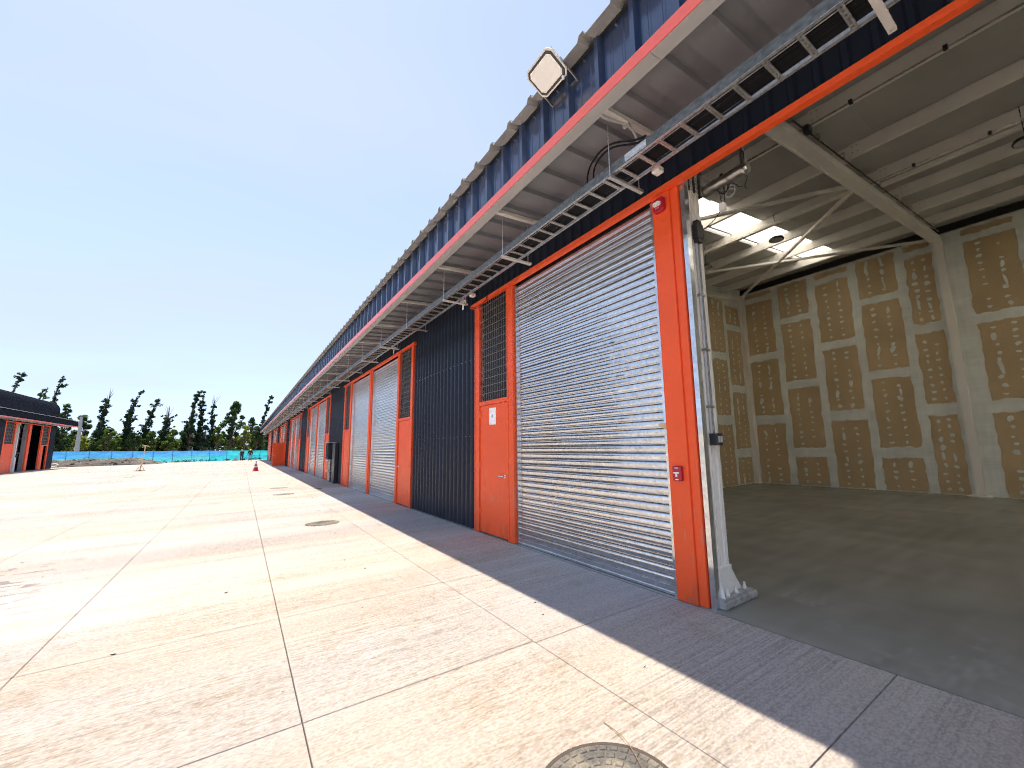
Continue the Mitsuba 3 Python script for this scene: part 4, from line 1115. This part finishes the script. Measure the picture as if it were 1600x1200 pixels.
k = put('', 'weeds', leaves(C, np.tile([[.28, .07, .22]], (26, 1)), 900, .09, rs), 'leaf_mid')
tag(k, 'tufts of green weeds along the foot of the blue fence', 'weeds', kind='stuff')

# ------------------------------------------------------------------ left building
L = thing('black_building', 'low black corrugated building with rounded eave and orange doors at the left edge', 'building')
XL, LY0, LY1 = -16.8, 30.0, 69.7
lm = lambda x0: (lambda s, d, e: np.stack([x0 + d, s, e], 1))
def lclad(y0, y1, z0, z1):
    return sheet(trap(y0, y1, .21, .1, .05, .025, .035), z0, z1, lm(XL - .04))
DS = [(57.2, 67.9), (42.0, 52.7)]
for a, b in ((67.9, LY1), (52.7, 57.2), (LY0, 42.0)):
    put(L, 'wall_cladding', lclad(a, b, .01, 4.75), 'black_sheet')
for a, b in DS:
    put(L, 'wall_cladding', lclad(a, b, 4.56, 4.75), 'black_sheet')
for a, b in DS:
    put(L, 'door_head', bevel_box(XL - .12, XL + .04, a - .1, b + .1, 4.49, 4.56), 'orange_paint')
    for y0, y1 in ((a, a + .2), (a + 2.05, a + 2.28), (a + 5.2, a + 5.75), (b - 2.28, b - 2.05), (b - .2, b)):
        put(L, 'door_frame', bevel_box(XL - .10, XL + .015, y0, y1, .005, 4.49), 'orange_paint')
    for y0, y1, hollow in ((a + .2, a + 2.05, False), (b - 2.05, b - .2, True)):
        put(L, 'transom', bevel_box(XL - .08, XL + .012, y0, y1, 2.45, 2.55), 'orange_paint')
        if hollow and a > 50:
            put(L, 'door_mullion', bevel_box(XL - .08, XL + .012, y0 + .1, y0 + .75, .01, 2.45), 'orange_paint')
        else:
            pd = put(L, 'person_door', bevel_box(XL - .06, XL - .005, y0, y1, .02, 2.45), 'orange_paint')
            put(pd, 'handle', box(XL - .005, XL + .05, y0 + .15, y0 + .3, 1.02, 1.06), 'bright_steel')
        o = [box(XL - .03, XL - .02, y0 + (y1 - y0) * i / 6 - .012, y0 + (y1 - y0) * i / 6 + .012, 2.55, 4.49) for i in range(7)] + [box(XL - .03, XL - .02, y0, y1, z - .01, z + .01) for z in np.arange(2.75, 4.45, .3)]
        put(L, 'mesh_panel', cat(o), 'mesh_wire')
        put(L, 'panel_back', box(XL - .16, XL - .12, y0, y1, 2.55, 4.49), 'grey_mesh_back')
a, b = DS[0]
put(L, 'inner_panel', box(XL - 1.3, XL - 1.2, a + 1.5, a + 5.3, 0, 4.6), 'white_paint')
for y in (a + 3.3, a + 4.5):
    c = put(L, 'column', bevel_box(XL - .75, XL - .45, y, y + .35, 0, 4.6), 'white_paint')
    put(c, 'conduit', tube([[XL - .43, y + .18, 1.5], [XL - .43, y + .18, 4.2]], .035, 8), 'black_plastic')
    put(c, 'junction_box', box(XL - .45, XL - .36, y + .08, y + .30, 1.35, 1.6), 'black_plastic')
    put(c, 'switch_box', box(XL - .45, XL - .36, y + .08, y + .30, 4.1, 4.35), 'black_plastic')
put(L, 'inner_post', bevel_box(XL - 1.0, XL - .6, a + 7.4, a + 8.0, 0, 4.6), 'grey_plastic')
put(L, 'inner_rail', box(XL - 1.9, XL - 1.85, a + 5.7, b, 3.2, 3.3), 'grey_plastic')
put(L, 'inner_rail', box(XL - 1.9, XL - 1.85, a + 5.7, b, 1.7, 1.8), 'grey_plastic')
a, b = DS[1]
for y0, y1 in ((a + 2.28, a + 5.2), (a + 5.75, b - 2.28)):
    put(L, 'roller_shutter', sheet(np.c_[np.arange(0, 4.49, .0415), .012 * (np.arange(109) % 2)][:109], y0, y1, lambda s, d, e: np.stack([XL - .06 + d, e, s + .01], 1)), 'galvanized')
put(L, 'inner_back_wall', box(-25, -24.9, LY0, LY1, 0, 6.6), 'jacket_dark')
put(L, 'inner_floor', box(-25, XL - .02, LY0, LY1, -.1, .004), 'floor_concrete')
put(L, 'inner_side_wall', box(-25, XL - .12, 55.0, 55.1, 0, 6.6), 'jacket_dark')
put(L, 'end_wall', sheet(trap(-26, XL, .21, .1, .05, .025, .035), 0, 6.5, lambda s, d, e: np.stack([s, LY1 + d, e], 1)), 'black_sheet')
# rounded eave
TT = np.linspace(0, PI / 2 - .05, 12)
prof = [(XL, 5.1, 1, 0)] + [(XL - .9 + .9 * math.cos(t), 6.40 + .9 * math.sin(t), math.cos(t), math.sin(t)) for t in TT] + [(-26.0, 7.45, 0, 1)]
lp = trap(LY0, LY1 + .1, .21, .1, .05, .025, .04)
s, d = lp[:, 0], lp[:, 1]; n = len(s)
V = np.vstack([np.stack([x + nx * d, s, z + nz * d], 1) for x, z, nx, nz in prof]); F = []
for r in range(len(prof) - 1):
    i = np.arange(n - 1) + r * n
    F += np.stack([i, i + 1, i + n + 1], 1).tolist() + np.stack([i, i + n + 1, i + n], 1).tolist()
put(L, 'roof_sheet', tm(V, F), 'dark_roof', smooth=35)
pe = [(x, z) for x, z, _, _ in prof] + [(-26.0, 5.1)]
put(L, 'roof_end', prism_y(pe, LY1 + .02, LY1 + .08), 'dark_roof')
# canopy
CX = -15.6
put(L, 'canopy__fascia_sheet', sheet(trap(LY0, 71.4, .21, .1, .05, .025, .04), 4.70, 5.27, lm(CX - .04)), 'dark_roof')
put(L, 'canopy__red_trim', box(CX - .02, CX + .02, LY0, 71.4, 4.60, 4.70), 'red_trim')
put(L, 'canopy__soffit_sheet', box(XL, CX - .02, LY0, 71.4, 4.66, 4.69), 'soffit_grey')
put(L, 'canopy__roof_sheet', tm([[x, y, z + o] for o in (0, .03) for y in (LY0, 71.5) for x, z in ((XL, 5.50), (CX + .10, 5.285))], BF), 'roof_grey')
put(L, 'canopy__end_sheet', hull([[x, y, z] for y in (71.40, 71.43) for x, z in ((XL, 4.62), (CX + .02, 4.62), (CX + .02, 5.27), (XL, 5.48))]), 'black_sheet')
for y in np.arange(LY0 + .5, 71.3, 2.0):
    put(L, 'canopy__cross_bar', box(XL, CX - .03, y, y + .08, 4.625, 4.66), 'pale_paint')
